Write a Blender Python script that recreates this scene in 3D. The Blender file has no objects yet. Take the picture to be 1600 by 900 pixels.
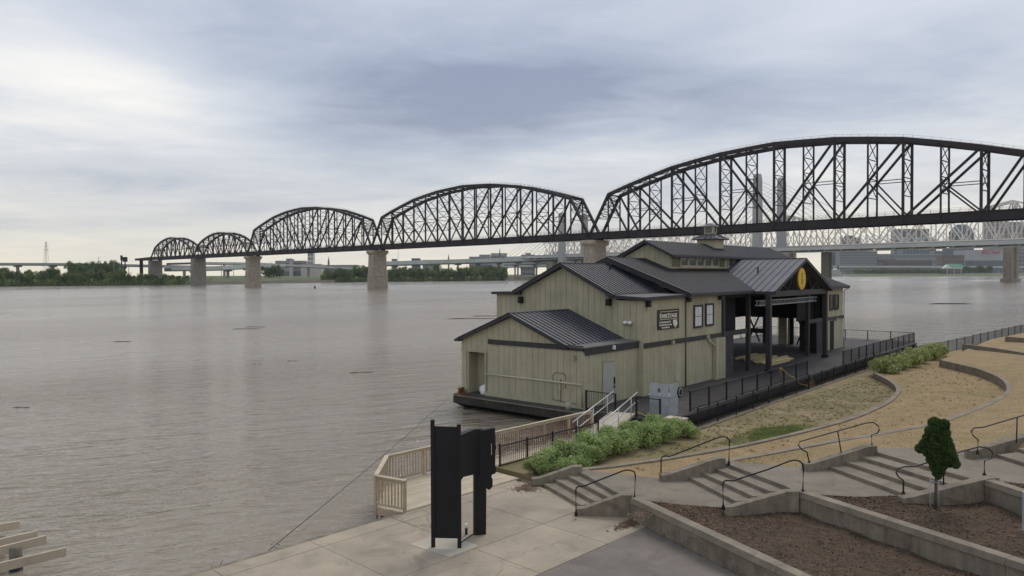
import bpy, bmesh, math, random
from mathutils import Vector, Matrix
random.seed(7)
scene = bpy.context.scene
col = scene.collection

# ------------------------------------------------------------------ camera
FPX, CAM_H, PITCH, ROLL = 1150.0, 8.4, math.radians(-1.07), math.radians(0.23)
cam_f = Vector((0, math.cos(PITCH), math.sin(PITCH)))
cam_u0 = Vector((0, -math.sin(PITCH), math.cos(PITCH)))
cam_r = Vector((1, 0, 0)) * math.cos(ROLL) - cam_u0 * math.sin(ROLL)
cam_u = cam_u0 * math.cos(ROLL) + Vector((1, 0, 0)) * math.sin(ROLL)
cam_pos = Vector((0, 0, CAM_H))
cd = bpy.data.cameras.new('camera')
cd.sensor_width = 36.0
cd.lens = FPX / 1600.0 * 36.0
cd.clip_start = 0.3
cd.clip_end = 20000
camera = bpy.data.objects.new('camera', cd)
col.objects.link(camera)
m3 = Matrix((cam_r, cam_u, -cam_f)).transposed()
camera.matrix_world = Matrix.Translation(cam_pos) @ m3.to_4x4()
scene.camera = camera

# ------------------------------------------------------------------ sky and sun
HAZE = 0.00006
SUN_EL, SUN_AZ = math.radians(52), math.radians(28)   # azimuth from +Y towards +X
world = bpy.data.worlds.new('World')
scene.world = world
world.use_nodes = True
nt = world.node_tree
nt.nodes.clear()
def wn(t, **k):
    n = nt.nodes.new(t)
    for a, b in k.items():
        setattr(n, a, b)
    return n
def wl(a, b):
    nt.links.new(a, b)
def wmath(op, a, b=None, c=None, clamp=False):
    n = wn('ShaderNodeMath', operation=op)
    n.use_clamp = clamp
    for i, v in enumerate((a, b, c)):
        if v is None:
            continue
        if isinstance(v, (int, float)):
            n.inputs[i].default_value = v
        else:
            wl(v, n.inputs[i])
    return n.outputs[0]
tc = wn('ShaderNodeTexCoord')
sep = wn('ShaderNodeSeparateXYZ')
wl(tc.outputs['Generated'], sep.inputs[0])
dx, dy, dz = sep.outputs
az = wmath('ARCTAN2', dx, dy)                    # radians
el = wmath('ARCSINE', dz)
zc = wmath('ADD', wmath('MAXIMUM', dz, 0.0), 0.10)
px = wmath('DIVIDE', dx, zc)
py_ = wmath('DIVIDE', dy, zc)
cmb = wn('ShaderNodeCombineXYZ')
wl(px, cmb.inputs[0]); wl(py_, cmb.inputs[1])
def noise(vec, scale, detail, rough, dist, off=(0, 0, 0), stretch=(1, 1, 1), rot=0.0):
    mp = wn('ShaderNodeMapping')
    mp.inputs['Location'].default_value = off
    mp.inputs['Rotation'].default_value = (0, 0, rot)
    mp.inputs['Scale'].default_value = stretch
    wl(vec, mp.inputs['Vector'])
    n = wn('ShaderNodeTexNoise')
    n.inputs['Scale'].default_value = scale
    n.inputs['Detail'].default_value = detail
    n.inputs['Roughness'].default_value = rough
    n.inputs['Distortion'].default_value = dist
    wl(mp.outputs[0], n.inputs['Vector'])
    return n.outputs['Fac']
n1 = noise(cmb.outputs[0], 0.42, 7, 0.52, 0.5, (3.1, 1.4, 0), (0.9, 1.0, 1), 0.35)
n2 = noise(cmb.outputs[0], 1.3, 6, 0.55, 0.7, (8.2, 4.4, 0), (0.75, 1.0, 1), 0.25)
n3 = noise(cmb.outputs[0], 3.4, 7, 0.6, 0.9, (1.7, 9.3, 0), (0.65, 1.0, 1), 0.2)
cl = wmath('ADD', wmath('MULTIPLY', wmath('SUBTRACT', n1, 0.48), 1.75), wmath('MULTIPLY', wmath('SUBTRACT', n2, 0.5), 0.62))
cl = wmath('ADD', cl, wmath('MULTIPLY', wmath('SUBTRACT', n3, 0.5), 0.26))
# cloud masses that hang over the river: azimuth, elevation, half widths (degrees), thickness
MASSES = [(-3, 13.2, 13, 3.4, -0.50), (-12, 11.8, 9, 2.6, -0.20), (4, 16.5, 10, 3.0, -0.12), (16, 12.0, 15, 3.5, -0.15), (30, 11.5, 12, 4.5, -0.12),
          (-22, 18.5, 10, 2.2, -0.22), (-28, 6.5, 9, 1.5, -0.20), (-26, 12.0, 8, 2.4, 0.40), (-32, 15.5, 7, 2.5, 0.22),
          (-5, 20.0, 9, 2.2, 0.10), (0, 8.8, 10, 1.0, 0.20), (-18, 8.5, 8, 1.5, 0.10), (25, 19, 14, 3, 0.22), (10, 17.0, 7, 2.0, 0.12)]
for a0, e0, sa, se, amp in MASSES:
    a_ = wmath('DIVIDE', wmath('SUBTRACT', az, math.radians(a0)), math.radians(sa))
    e_ = wmath('DIVIDE', wmath('SUBTRACT', el, math.radians(e0)), math.radians(se))
    # ragged edges
    q = wmath('ADD', wmath('MULTIPLY', a_, a_), wmath('MULTIPLY', e_, e_))
    q = wmath('ADD', q, wmath('MULTIPLY', wmath('ADD', wmath('SUBTRACT', n2, 0.5), wmath('SUBTRACT', n3, 0.5)), 1.5))
    g = wmath('EXPONENT', wmath('MULTIPLY', q, -0.7))
    cl = wmath('ADD', cl, wmath('MULTIPLY', wmath('MINIMUM', g, 2.2), amp))
clv = wmath('ADD', wmath('MULTIPLY', cl, 0.70), 0.52, clamp=True)
ramp = wn('ShaderNodeValToRGB')
cr = ramp.color_ramp
cr.elements[0].position = 0.0; cr.elements[0].color = (0.262, 0.315, 0.435, 1)
cr.elements[1].position = 0.80; cr.elements[1].color = (0.945, 0.93, 0.905, 1)
e = cr.elements.new(0.34); e.color = (0.420, 0.482, 0.600, 1)
e = cr.elements.new(0.62); e.color = (0.635, 0.676, 0.755, 1)
wl(clv, ramp.inputs[0])
# warm clear band low over the horizon
hz = wmath('EXPONENT', wmath('MULTIPLY', wmath('MAXIMUM', el, 0.0), -1.0 / math.radians(5.2)))
hz = wmath('MULTIPLY', hz, wmath('ADD', 0.92, wmath('MULTIPLY', cl, 0.55)), clamp=True)
mixh = wn('ShaderNodeMix', data_type='RGBA')
wl(hz, mixh.inputs[0]); wl(ramp.outputs[0], mixh.inputs[6])
mixh.inputs[7].default_value = (0.90, 0.83, 0.66, 1)
sky = wn('ShaderNodeTexSky', sky_type='NISHITA')
sky.sun_disc = False
sky.sun_elevation = SUN_EL
sky.sun_rotation = SUN_AZ
bg_sky = wn('ShaderNodeBackground'); bg_sky.inputs[1].default_value = 0.10
wl(sky.outputs[0], bg_sky.inputs[0])
bg_cl = wn('ShaderNodeBackground'); bg_cl.inputs[1].default_value = 1.10
wl(mixh.outputs[2], bg_cl.inputs[0])
mixs = wn('ShaderNodeMixShader'); mixs.inputs[0].default_value = 0.94
wl(bg_sky.outputs[0], mixs.inputs[1]); wl(bg_cl.outputs[0], mixs.inputs[2])
wout = wn('ShaderNodeOutputWorld')
wl(mixs.outputs[0], wout.inputs[0])

sd = bpy.data.lights.new('sun', 'SUN')
sd.energy = 1.5
sd.angle = math.radians(25)
sd.color = (1.0, 0.93, 0.82)
sun = bpy.data.objects.new('sun', sd)
col.objects.link(sun)
sdir = Vector((math.sin(SUN_AZ) * math.cos(SUN_EL), math.cos(SUN_AZ) * math.cos(SUN_EL), math.sin(SUN_EL)))
sun.rotation_euler = sdir.to_track_quat('Z', 'Y').to_euler()
sun.location = sdir * 100

vs = scene.view_settings
scene.display_settings.display_device = 'sRGB'
vs.view_transform = 'Standard'
vs.look = 'None'
vs.gamma = 1.0
vs.exposure = 0.0
vs.use_curve_mapping = False
scene.cycles.max_bounces = 6
scene.cycles.volume_bounces = 0
scene.cycles.use_denoising = True

# ------------------------------------------------------------------ helpers
def ray(x, y):
    return cam_f + cam_r * ((x - 800) / FPX) - cam_u * ((y - 450) / FPX)
def PZ(x, y, z):                       # pixel of the photo -> point on the level z
    d = ray(x, y)
    return cam_pos + d * ((z - CAM_H) / d.z)
def PY(x, y, Y):                       # pixel of the photo -> point at the depth Y
    d = ray(x, y)
    return cam_pos + d * (Y / d.y)
WM = {}
def tag(o, label=None, cat=None, group=None, kind=None):
    if label: o['label'] = label
    if cat: o['category'] = cat
    if group: o['group'] = group
    if kind: o['kind'] = kind
    return o
def attach(o, M, parent):
    WM[o] = M
    if parent is not None:
        o.parent = parent
        o.matrix_parent_inverse = WM[parent].inverted()
    o.matrix_basis = M
    col.objects.link(o)
    return o
def empty(name, loc, label=None, cat=None, group=None, parent=None):
    o = bpy.data.objects.new(name, None)
    o.empty_display_size = 0.3
    attach(o, Matrix.Translation(Vector(loc)), parent)
    return tag(o, label, cat, group)
class MB:
    def __init__(s):
        s.v = []; s.f = []
    def add(s, vs_, fs):
        b = len(s.v)
        s.v += [tuple(p) for p in vs_]
        s.f += [tuple(b + i for i in f) for f in fs]
        return s
    def hexa(s, p):                    # 8 corners: bottom 4 (ccw), top 4
        return s.add(p, [(3, 2, 1, 0), (4, 5, 6, 7), (0, 1, 5, 4), (1, 2, 6, 5), (2, 3, 7, 6), (3, 0, 4, 7)])
    def box(s, c, ax, ay, az_):        # centre and three half-axis vectors
        c = Vector(c); ax = Vector(ax); ay = Vector(ay); az_ = Vector(az_)
        return s.hexa([c - ax - ay - az_, c + ax - ay - az_, c + ax + ay - az_, c - ax + ay - az_,
                       c - ax - ay + az_, c + ax - ay + az_, c + ax + ay + az_, c - ax + ay + az_])
    def bar(s, a, b, w, h, up=(0, 0, 1)):
        a = Vector(a); b = Vector(b); d = b - a; L = d.length
        if L < 1e-6: return s
        d /= L
        sx = d.cross(Vector(up))
        if sx.length < 1e-4: sx = d.cross(Vector((1, 0, 0)))
        sx.normalize(); uz = sx.cross(d)
        return s.box((a + b) / 2, d * L / 2, sx * w / 2, uz * h / 2)
    def tube(s, pts, r, n=6, cap=True):
        pts = [Vector(p) for p in pts]
        rr = r if isinstance(r, (list, tuple)) else [r] * len(pts)
        b = len(s.v)
        for i, p in enumerate(pts):
            t = (pts[min(i + 1, len(pts) - 1)] - pts[max(i - 1, 0)]).normalized()
            x = t.cross(Vector((0, 0, 1)))
            if x.length < 1e-3: x = Vector((1, 0, 0))
            x.normalize(); y = t.cross(x)
            for k in range(n):
                a = 2 * math.pi * k / n
                s.v.append(tuple(p + x * math.cos(a) * rr[i] + y * math.sin(a) * rr[i]))
        for i in range(len(pts) - 1):
            for k in range(n):
                s.f.append((b + i * n + k, b + i * n + (k + 1) % n, b + (i + 1) * n + (k + 1) % n, b + (i + 1) * n + k))
        if cap:
            s.f.append(tuple(b + k for k in range(n))[::-1])
            s.f.append(tuple(b + (len(pts) - 1) * n + k for k in range(n)))
        return s
    def prism(s, poly, z0, z1):        # polygon (xy) extruded, ccw
        poly = [(p[0], p[1]) for p in poly]
        A = sum(poly[i][0] * poly[(i + 1) % len(poly)][1] - poly[(i + 1) % len(poly)][0] * poly[i][1] for i in range(len(poly)))
        if A < 0: poly = poly[::-1]
        n = len(poly)
        return s.add([(x, y, z0) for x, y in poly] + [(x, y, z1) for x, y in poly],
                     [tuple(range(n))[::-1], tuple(range(n, 2 * n))] + [(i, (i + 1) % n, n + (i + 1) % n, n + i) for i in range(n)])
    def sheet(s, poly, z=None):
        poly = [Vector((p[0], p[1], z if z is not None else p[2])) for p in poly]
        return s.add(poly, [tuple(range(len(poly)))])
    def mesh(s, name, mat, smooth=False):
        me = bpy.data.meshes.new(name)
        me.from_pydata(s.v, [], s.f)
        bm = bmesh.new(); bm.from_mesh(me)
        bmesh.ops.recalc_face_normals(bm, faces=bm.faces[:])
        bm.to_mesh(me); bm.free()
        me.materials.append(mat)
        if smooth:
            for p in me.polygons: p.use_smooth = True
        return me
    def build(s, name, mat, parent=None, smooth=False):
        o = bpy.data.objects.new(name, s.mesh(name, mat, smooth))
        return attach(o, Matrix.Identity(4), parent)
UNIT = {}
def unit_mesh(mat):
    if mat.name not in UNIT:
        m = MB().box((0, 0, 0), (.5, 0, 0), (0, .5, 0), (0, 0, .5))
        UNIT[mat.name] = m.mesh('box_piece', mat)
    return UNIT[mat.name]
def piece(name, a, b, w, h, mat, parent, up=(0, 0, 1)):    # a beam-like piece sharing one mesh per material
    a = Vector(a); b = Vector(b); d = b - a; L = d.length
    d = d / L
    sx = d.cross(Vector(up))
    if sx.length < 1e-4: sx = d.cross(Vector((1, 0, 0)))
    sx.normalize(); uz = sx.cross(d)
    M = Matrix.Translation((a + b) / 2) @ Matrix((d * L, sx * w, uz * h)).transposed().to_4x4()
    o = bpy.data.objects.new(name, unit_mesh(mat))
    return attach(o, M, parent)

# ------------------------------------------------------------------ materials
def mat(name, c, rough=0.7, var=0.18, scale=1.5, c2=None, bump=0.0, bscale=20.0, metal=0.0, streak=0.0, spec=0.4, detail=5, objvar=0.0, alpha=None):
    m = bpy.data.materials.new(name); m.use_nodes = True
    t = m.node_tree; L = t.links
    bs = t.nodes['Principled BSDF']
    bs.inputs['Roughness'].default_value = rough
    bs.inputs['Metallic'].default_value = metal
    bs.inputs['Specular IOR Level'].default_value = spec
    geo = t.nodes.new('ShaderNodeNewGeometry')
    nz = t.nodes.new('ShaderNodeTexNoise')
    nz.inputs['Scale'].default_value = scale; nz.inputs['Detail'].default_value = detail; nz.inputs['Roughness'].default_value = 0.62
    L.new(geo.outputs['Position'], nz.inputs['Vector'])
    rp = t.nodes.new('ShaderNodeValToRGB')
    lo = c2 if c2 else tuple(x * (1 - var) for x in c)
    hi = c if c2 else tuple(min(1, x * (1 + var)) for x in c)
    rp.color_ramp.elements[0].position = 0.32; rp.color_ramp.elements[0].color = (*lo, 1)
    rp.color_ramp.elements[1].position = 0.68; rp.color_ramp.elements[1].color = (*hi, 1)
    L.new(nz.outputs['Fac'], rp.inputs[0])
    out = rp.outputs[0]
    def mult(out, fac_socket, lo_, hi_):
        mr = t.nodes.new('ShaderNodeMapRange')
        mr.inputs[1].default_value = 0.3; mr.inputs[2].default_value = 0.7
        mr.inputs[3].default_value = lo_; mr.inputs[4].default_value = hi_
        L.new(fac_socket, mr.inputs[0])
        mx = t.nodes.new('ShaderNodeMix'); mx.data_type = 'RGBA'; mx.blend_type = 'MULTIPLY'
        mx.inputs[0].default_value = 1.0
        L.new(out, mx.inputs[6]); L.new(mr.outputs[0], mx.inputs[7])
        return mx.outputs[2]
    if streak > 0:                     # rain streaks running down
        mp = t.nodes.new('ShaderNodeMapping'); mp.inputs['Scale'].default_value = (2.2, 2.2, 0.22)
        L.new(geo.outputs['Position'], mp.inputs[0])
        n2_ = t.nodes.new('ShaderNodeTexNoise'); n2_.inputs['Scale'].default_value = 1.6; n2_.inputs['Detail'].default_value = 6; n2_.inputs['Roughness'].default_value = .7
        L.new(mp.outputs[0], n2_.inputs['Vector'])
        out = mult(out, n2_.outputs['Fac'], 1 - streak, 1 + streak * 0.4)
    if objvar > 0:
        oi = t.nodes.new('ShaderNodeObjectInfo')
        mr = t.nodes.new('ShaderNodeMapRange'); mr.inputs[3].default_value = 1 - objvar; mr.inputs[4].default_value = 1 + objvar
        L.new(oi.outputs['Random'], mr.inputs[0])
        mx = t.nodes.new('ShaderNodeMix'); mx.data_type = 'RGBA'; mx.blend_type = 'MULTIPLY'; mx.inputs[0].default_value = 1.0
        L.new(out, mx.inputs[6]); L.new(mr.outputs[0], mx.inputs[7])
        out = mx.outputs[2]
    L.new(out, bs.inputs['Base Color'])
    if bump > 0:
        nb = t.nodes.new('ShaderNodeTexNoise'); nb.inputs['Scale'].default_value = bscale; nb.inputs['Detail'].default_value = 5
        L.new(geo.outputs['Position'], nb.inputs['Vector'])
        bp = t.nodes.new('ShaderNodeBump'); bp.inputs['Strength'].default_value = bump; bp.inputs['Distance'].default_value = 0.02
        L.new(nb.outputs['Fac'], bp.inputs['Height']); L.new(bp.outputs[0], bs.inputs['Normal'])
    return m
M_ = {}
def add_stains(m, dark, scale=0.9, lo=.52, hi=.66, amount=.7, cracks=False):
    t = m.node_tree; L = t.links
    bs = t.nodes['Principled BSDF']; src = bs.inputs['Base Color'].links[0].from_socket
    geo = t.nodes.new('ShaderNodeNewGeometry')
    n = t.nodes.new('ShaderNodeTexNoise'); n.inputs['Scale'].default_value = scale; n.inputs['Detail'].default_value = 10
    n.inputs['Roughness'].default_value = .7; n.inputs['Distortion'].default_value = 1.2
    L.new(geo.outputs['Position'], n.inputs['Vector'])
    r = t.nodes.new('ShaderNodeMapRange'); r.inputs[1].default_value = lo; r.inputs[2].default_value = hi; r.inputs[4].default_value = amount
    L.new(n.outputs['Fac'], r.inputs[0])
    mx = t.nodes.new('ShaderNodeMix'); mx.data_type = 'RGBA'; mx.inputs[7].default_value = (*dark, 1)
    L.new(r.outputs[0], mx.inputs[0]); L.new(src, mx.inputs[6])
    out = mx.outputs[2]
    if cracks:
        w1_ = t.nodes.new('ShaderNodeTexNoise'); w1_.inputs['Scale'].default_value = 1.3; w1_.inputs['Detail'].default_value = 6
        L.new(geo.outputs['Position'], w1_.inputs['Vector'])
        va = t.nodes.new('ShaderNodeVectorMath'); va.operation = 'MULTIPLY_ADD'; va.inputs[1].default_value = (.9, .9, 0)
        L.new(w1_.outputs['Color'], va.inputs[0]); L.new(geo.outputs['Position'], va.inputs[2])
        vo_ = t.nodes.new('ShaderNodeTexVoronoi'); vo_.feature = 'DISTANCE_TO_EDGE'; vo_.inputs['Scale'].default_value = .15
        L.new(va.outputs[0], vo_.inputs['Vector'])
        r2_ = t.nodes.new('ShaderNodeMapRange'); r2_.inputs[1].default_value = .0; r2_.inputs[2].default_value = .0022; r2_.inputs[3].default_value = .6; r2_.inputs[4].default_value = 0
        L.new(vo_.outputs['Distance'], r2_.inputs[0])
        mx2 = t.nodes.new('ShaderNodeMix'); mx2.data_type = 'RGBA'; mx2.inputs[7].default_value = (.06, .05, .04, 1)
        L.new(r2_.outputs[0], mx2.inputs[0]); L.new(out, mx2.inputs[6]); out = mx2.outputs[2]
    L.new(out, bs.inputs['Base Color'])
M_['plaza'] = mat('plaza_concrete', (0.385, 0.322, 0.245), 0.88, c2=(0.265, 0.224, 0.172), scale=0.6, bump=0.25, bscale=30, detail=9, objvar=0.07)
M_['padc'] = mat('new_concrete', (0.43, 0.385, 0.31), 0.88, 0.10, 1.2, bump=0.2, bscale=30)
M_['conc'] = mat('wall_concrete', (0.285, 0.242, 0.182), 0.9, c2=(0.165, 0.142, 0.109), scale=1.3, bump=0.3, bscale=25, streak=0.30, detail=8)
M_['step'] = mat('step_concrete', (0.262, 0.222, 0.168), 0.9, c2=(0.165, 0.140, 0.108), scale=1.1, bump=0.3, bscale=25, detail=8)
M_['path'] = mat('path_concrete', (0.235, 0.201, 0.157), 0.9, c2=(0.163, 0.140, 0.111), scale=0.8, bump=0.3, bscale=30, detail=9)
M_['asph'] = mat('asphalt', (0.205, 0.175, 0.152), 0.92, c2=(0.135, 0.116, 0.101), scale=0.7, bump=0.4, bscale=60, detail=9)
M_['mulch'] = mat('mulch', (0.098, 0.064, 0.040), 0.95, c2=(0.046, 0.030, 0.019), scale=5, bump=1.0, bscale=35, detail=9)
M_['chip'] = mat('mulch_chip', (0.125, 0.080, 0.052), 0.95, 0.6, 6, objvar=0.0)
M_['soil'] = mat('bare_soil', (0.24, 0.18, 0.125), 0.95, 0.3, 2, bump=0.5)
M_['siding'] = mat('siding_green', (0.435, 0.402, 0.278), 0.75, c2=(0.352, 0.332, 0.233), scale=0.9, streak=0.12, objvar=0.05, detail=7)
M_['trim'] = mat('trim_charcoal', (0.036, 0.034, 0.037), 0.6, 0.2, 2)
M_['roof'] = mat('roof_metal', (0.125, 0.128, 0.152), 0.65, 0.12, 0.8, spec=0.15)
M_['seam'] = mat('roof_seam', (0.022, 0.024, 0.031), 0.5, 0.15, 0.8, spec=0.3)
M_['flat'] = mat('flat_roof', (0.13, 0.125, 0.12), 0.9, 0.2, 1.5)
M_['black'] = mat('black_paint', (0.010, 0.011, 0.013), 0.55, 0.2, 2, spec=0.3)
M_['blackfence'] = mat('black_fence', (0.013, 0.013, 0.015), 0.6, 0.2, 2, spec=0.3)
M_['bronze'] = mat('rail_brown', (0.030, 0.022, 0.018), 0.5, 0.3, 3)
M_['deckdark'] = mat('stage_deck', (0.052, 0.047, 0.049), 0.85, 0.3, 1.2, objvar=0.06)
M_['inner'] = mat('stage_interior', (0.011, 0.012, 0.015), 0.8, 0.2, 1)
M_['hull'] = mat('barge_hull', (0.070, 0.060, 0.045), 0.75, c2=(0.016, 0.016, 0.017), scale=0.8, streak=0.4, detail=8)
M_['steel'] = mat('bridge_steel', (0.034, 0.028, 0.030), 0.75, c2=(0.022, 0.019, 0.022), scale=0.15)
M_['steel2'] = mat('deck_steel', (0.026, 0.022, 0.025), 0.75, 0.2, 0.15)
M_['wire'] = mat('catwalk_wire', (0.16, 0.16, 0.17), 0.6, 0.1, 1)
M_['stone'] = mat('pier_stone', (0.45, 0.395, 0.32), 0.9, c2=(0.285, 0.25, 0.205), scale=0.55, streak=0.2, detail=9)
M_['stonecap'] = mat('pier_cap_stone', (0.47, 0.42, 0.345), 0.9, c2=(0.34, 0.30, 0.24), scale=0.4, streak=0.2, detail=8)
M_['pierconc'] = mat('pier_concrete', (0.25, 0.225, 0.20), 0.9, 0.15, 0.3, streak=0.15)
M_['wood'] = mat('treated_lumber', (0.47, 0.385, 0.275), 0.8, c2=(0.36, 0.285, 0.205), scale=2.5, objvar=0.12, detail=6)
M_['wooddeck'] = mat('deck_lumber', (0.52, 0.44, 0.33), 0.85, c2=(0.41, 0.34, 0.25), scale=1.5, objvar=0.10, detail=6)
M_['wood_backlit_dirty'] = mat('lumber_backlit_dirty', (0.27, 0.185, 0.135), 0.8, 0.2, 2.5, objvar=0.12)  # same lumber, browner: backlighting and dirt put into the colour
M_['lumber'] = mat('yellow_lumber', (0.55, 0.45, 0.24), 0.8, 0.15, 2.0, objvar=0.15)
M_['timber'] = mat('grey_timber', (0.13, 0.115, 0.09), 0.9, 0.3, 3)
M_['alu'] = mat('aluminium', (0.55, 0.54, 0.52), 0.4, 0.08, 3, metal=0.35)
M_['galv'] = mat('cabinet_grey', (0.36, 0.385, 0.41), 0.5, 0.08, 2, metal=0.1)
M_['white'] = mat('white_paint', (0.72, 0.72, 0.70), 0.6, 0.05, 2)
M_['door'] = mat('door_grey', (0.36, 0.35, 0.33), 0.6, 0.06, 1)
M_['rust'] = mat('rust', (0.21, 0.10, 0.055), 0.9, 0.35, 4)
M_['redpipe'] = mat('red_pipe', (0.085, 0.025, 0.018), 0.7, 0.3, 4)
M_['yellow'] = mat('sign_yellow', (0.68, 0.44, 0.02), 0.5, 0.05, 2)
M_['ochre'] = mat('sign_ochre', (0.36, 0.22, 0.01), 0.5, 0.05, 2)
M_['signbrown'] = mat('sign_brown', (0.035, 0.028, 0.020), 0.6, 0.1, 2)
M_['signwhite'] = mat('sign_white', (0.70, 0.67, 0.58), 0.6, 0.03, 2)
M_['curtain'] = mat('white_blind', (0.62, 0.64, 0.68), 0.7, 0.05, 2)
M_['glass'] = mat('window_glass', (0.020, 0.024, 0.026), 0.08, 0.1, 1, spec=0.7)
M_['greyglass'] = mat('dusty_glass', (0.07, 0.08, 0.085), 0.15, 0.1, 1, spec=0.6)
M_['rope'] = mat('yellow_rope', (0.36, 0.27, 0.10), 0.9, 0.3, 8)
M_['bark'] = mat('bark', (0.10, 0.075, 0.055), 0.95, 0.3, 3)
M_['drift'] = mat('driftwood', (0.065, 0.052, 0.042), 0.9, 0.3, 2)
M_['rail_cream'] = mat('cream_paint', (0.50, 0.48, 0.37), 0.6, 0.08, 2)
M_['tape'] = mat('caution_tape', (0.55, 0.48, 0.06), 0.6, 0.1, 2)
add_stains(M_['plaza'], (.185, .158, .122), .7, .50, .74, .75, True)
add_stains(M_['asph'], (.10, .09, .085), .6, .52, .7, .7, True)
add_stains(M_['conc'], (.055, .048, .038), 1.4, .50, .70, .7)
add_stains(M_['step'], (.09, .078, .062), 1.2, .50, .72, .7)
add_stains(M_['path'], (.11, .096, .078), .9, .50, .72, .7)
add_stains(M_['siding'], (.30, .235, .165), .55, .56, .72, .55)
add_stains(M_['hull'], (.15, .12, .085), 1.0, .56, .68, .5)
add_stains(M_['roof'], (.10, .10, .11), .5, .52, .7, .6)
def leafmat(name, c, c2, scale=1.5):
    m = mat(name, c, 0.7, c2=c2, scale=scale, spec=0.25, objvar=0.14, detail=3)
    t = m.node_tree
    bs = t.nodes['Principled BSDF']
    tr = t.nodes.new('ShaderNodeBsdfTranslucent')
    mx = t.nodes.new('ShaderNodeMixShader'); mx.inputs[0].default_value = 0.25
    src = bs.inputs['Base Color'].links[0].from_socket
    t.links.new(src, tr.inputs[0])
    t.links.new(bs.outputs[0], mx.inputs[1]); t.links.new(tr.outputs[0], mx.inputs[2])
    t.links.new(mx.outputs[0], t.nodes['Material Output'].inputs[0])
    return m
M_['leaf'] = leafmat('shrub_leaf', (0.42, 0.50, 0.20), (0.16, 0.24, 0.07), 3.0)
M_['hedge'] = leafmat('hedge_leaf', (0.45, 0.48, 0.20), (0.20, 0.25, 0.075), 3.0)
M_['ever'] = leafmat('evergreen_leaf', (0.095, 0.150, 0.045), (0.035, 0.066, 0.020), 6)
M_['tree'] = leafmat('far_leaf', (0.15, 0.21, 0.08), (0.07, 0.11, 0.045), 0.12)
M_['tree2'] = leafmat('far_leaf_light', (0.185, 0.245, 0.085), (0.10, 0.145, 0.05), 0.12)
M_['gblade'] = mat('dry_grass_blade', (0.35, 0.26, 0.142), 0.9, 0.2, 1.5)
M_['gblade2'] = mat('green_grass_blade', (0.20, 0.235, 0.075), 0.9, 0.3, 1.5)
M_['bank'] = mat('far_bank', (0.12, 0.15, 0.06), 0.95, c2=(0.07, 0.09, 0.04), scale=0.02)
M_['bank2'] = mat('far_bank_stone', (0.28, 0.25, 0.21), 0.95, 0.2, 0.05)
M_['hwy'] = mat('highway_concrete', (0.48, 0.49, 0.48), 0.9, 0.1, 0.05)
M_['hwypier'] = mat('highway_pier', (0.30, 0.30, 0.29), 0.9, 0.15, 0.05)
M_['hwydark'] = mat('highway_girder', (0.13, 0.14, 0.145), 0.9, 0.15, 0.05)
M_['jfk'] = mat('white_truss_paint', (0.74, 0.69, 0.62), 0.8, 0.08, 0.02)
M_['lincoln'] = mat('tower_concrete', (0.36, 0.36, 0.355), 0.85, 0.06, 0.03)

def lawn_material():
    m = mat('dry_lawn', (0.325, 0.233, 0.122), 0.95, c2=(0.238, 0.167, 0.084), scale=0.9, bump=0.8, bscale=40, detail=10)
    t = m.node_tree; L = t.links
    bs = t.nodes['Principled BSDF']
    src = bs.inputs['Base Color'].links[0].from_socket
    geo = t.nodes.new('ShaderNodeNewGeometry')
    nz = t.nodes.new('ShaderNodeTexNoise'); nz.inputs['Scale'].default_value = 0.28; nz.inputs['Detail'].default_value = 7; nz.inputs['Roughness'].default_value = .65
    L.new(geo.outputs['Position'], nz.inputs['Vector'])
    r = t.nodes.new('ShaderNodeMapRange'); r.inputs[1].default_value = .52; r.inputs[2].default_value = .72
    L.new(nz.outputs['Fac'], r.inputs[0])
    mx = t.nodes.new('ShaderNodeMix'); mx.data_type = 'RGBA'
    mx.inputs[7].default_value = (0.17, 0.165, 0.062, 1)
    mm = t.nodes.new('ShaderNodeMath'); mm.operation = 'MULTIPLY'; mm.inputs[1].default_value = 0.6
    L.new(r.outputs[0], mm.inputs[0]); L.new(mm.outputs[0], mx.inputs[0])
    L.new(src, mx.inputs[6]); L.new(mx.outputs[2], bs.inputs['Base Color'])
    return m
M_['lawn'] = lawn_material()
add_stains(M_['lawn'], (.21, .165, .085), .5, .52, .75, .5)
def lower_lawn():
    m = mat('worn_lawn', (0.265, 0.195, 0.108), 0.95, c2=(0.160, 0.135, 0.062), scale=0.5, bump=0.8, bscale=40, detail=10)
    add_stains(m, (.34, .262, .175), .35, .55, .68, .8)
    return m
M_['lawn0'] = lower_lawn()
M_['greenlawn'] = mat('green_grass', (0.15, 0.20, 0.06), 0.95, c2=(0.10, 0.14, 0.045), scale=3, bump=0.8, bscale=40)

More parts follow.
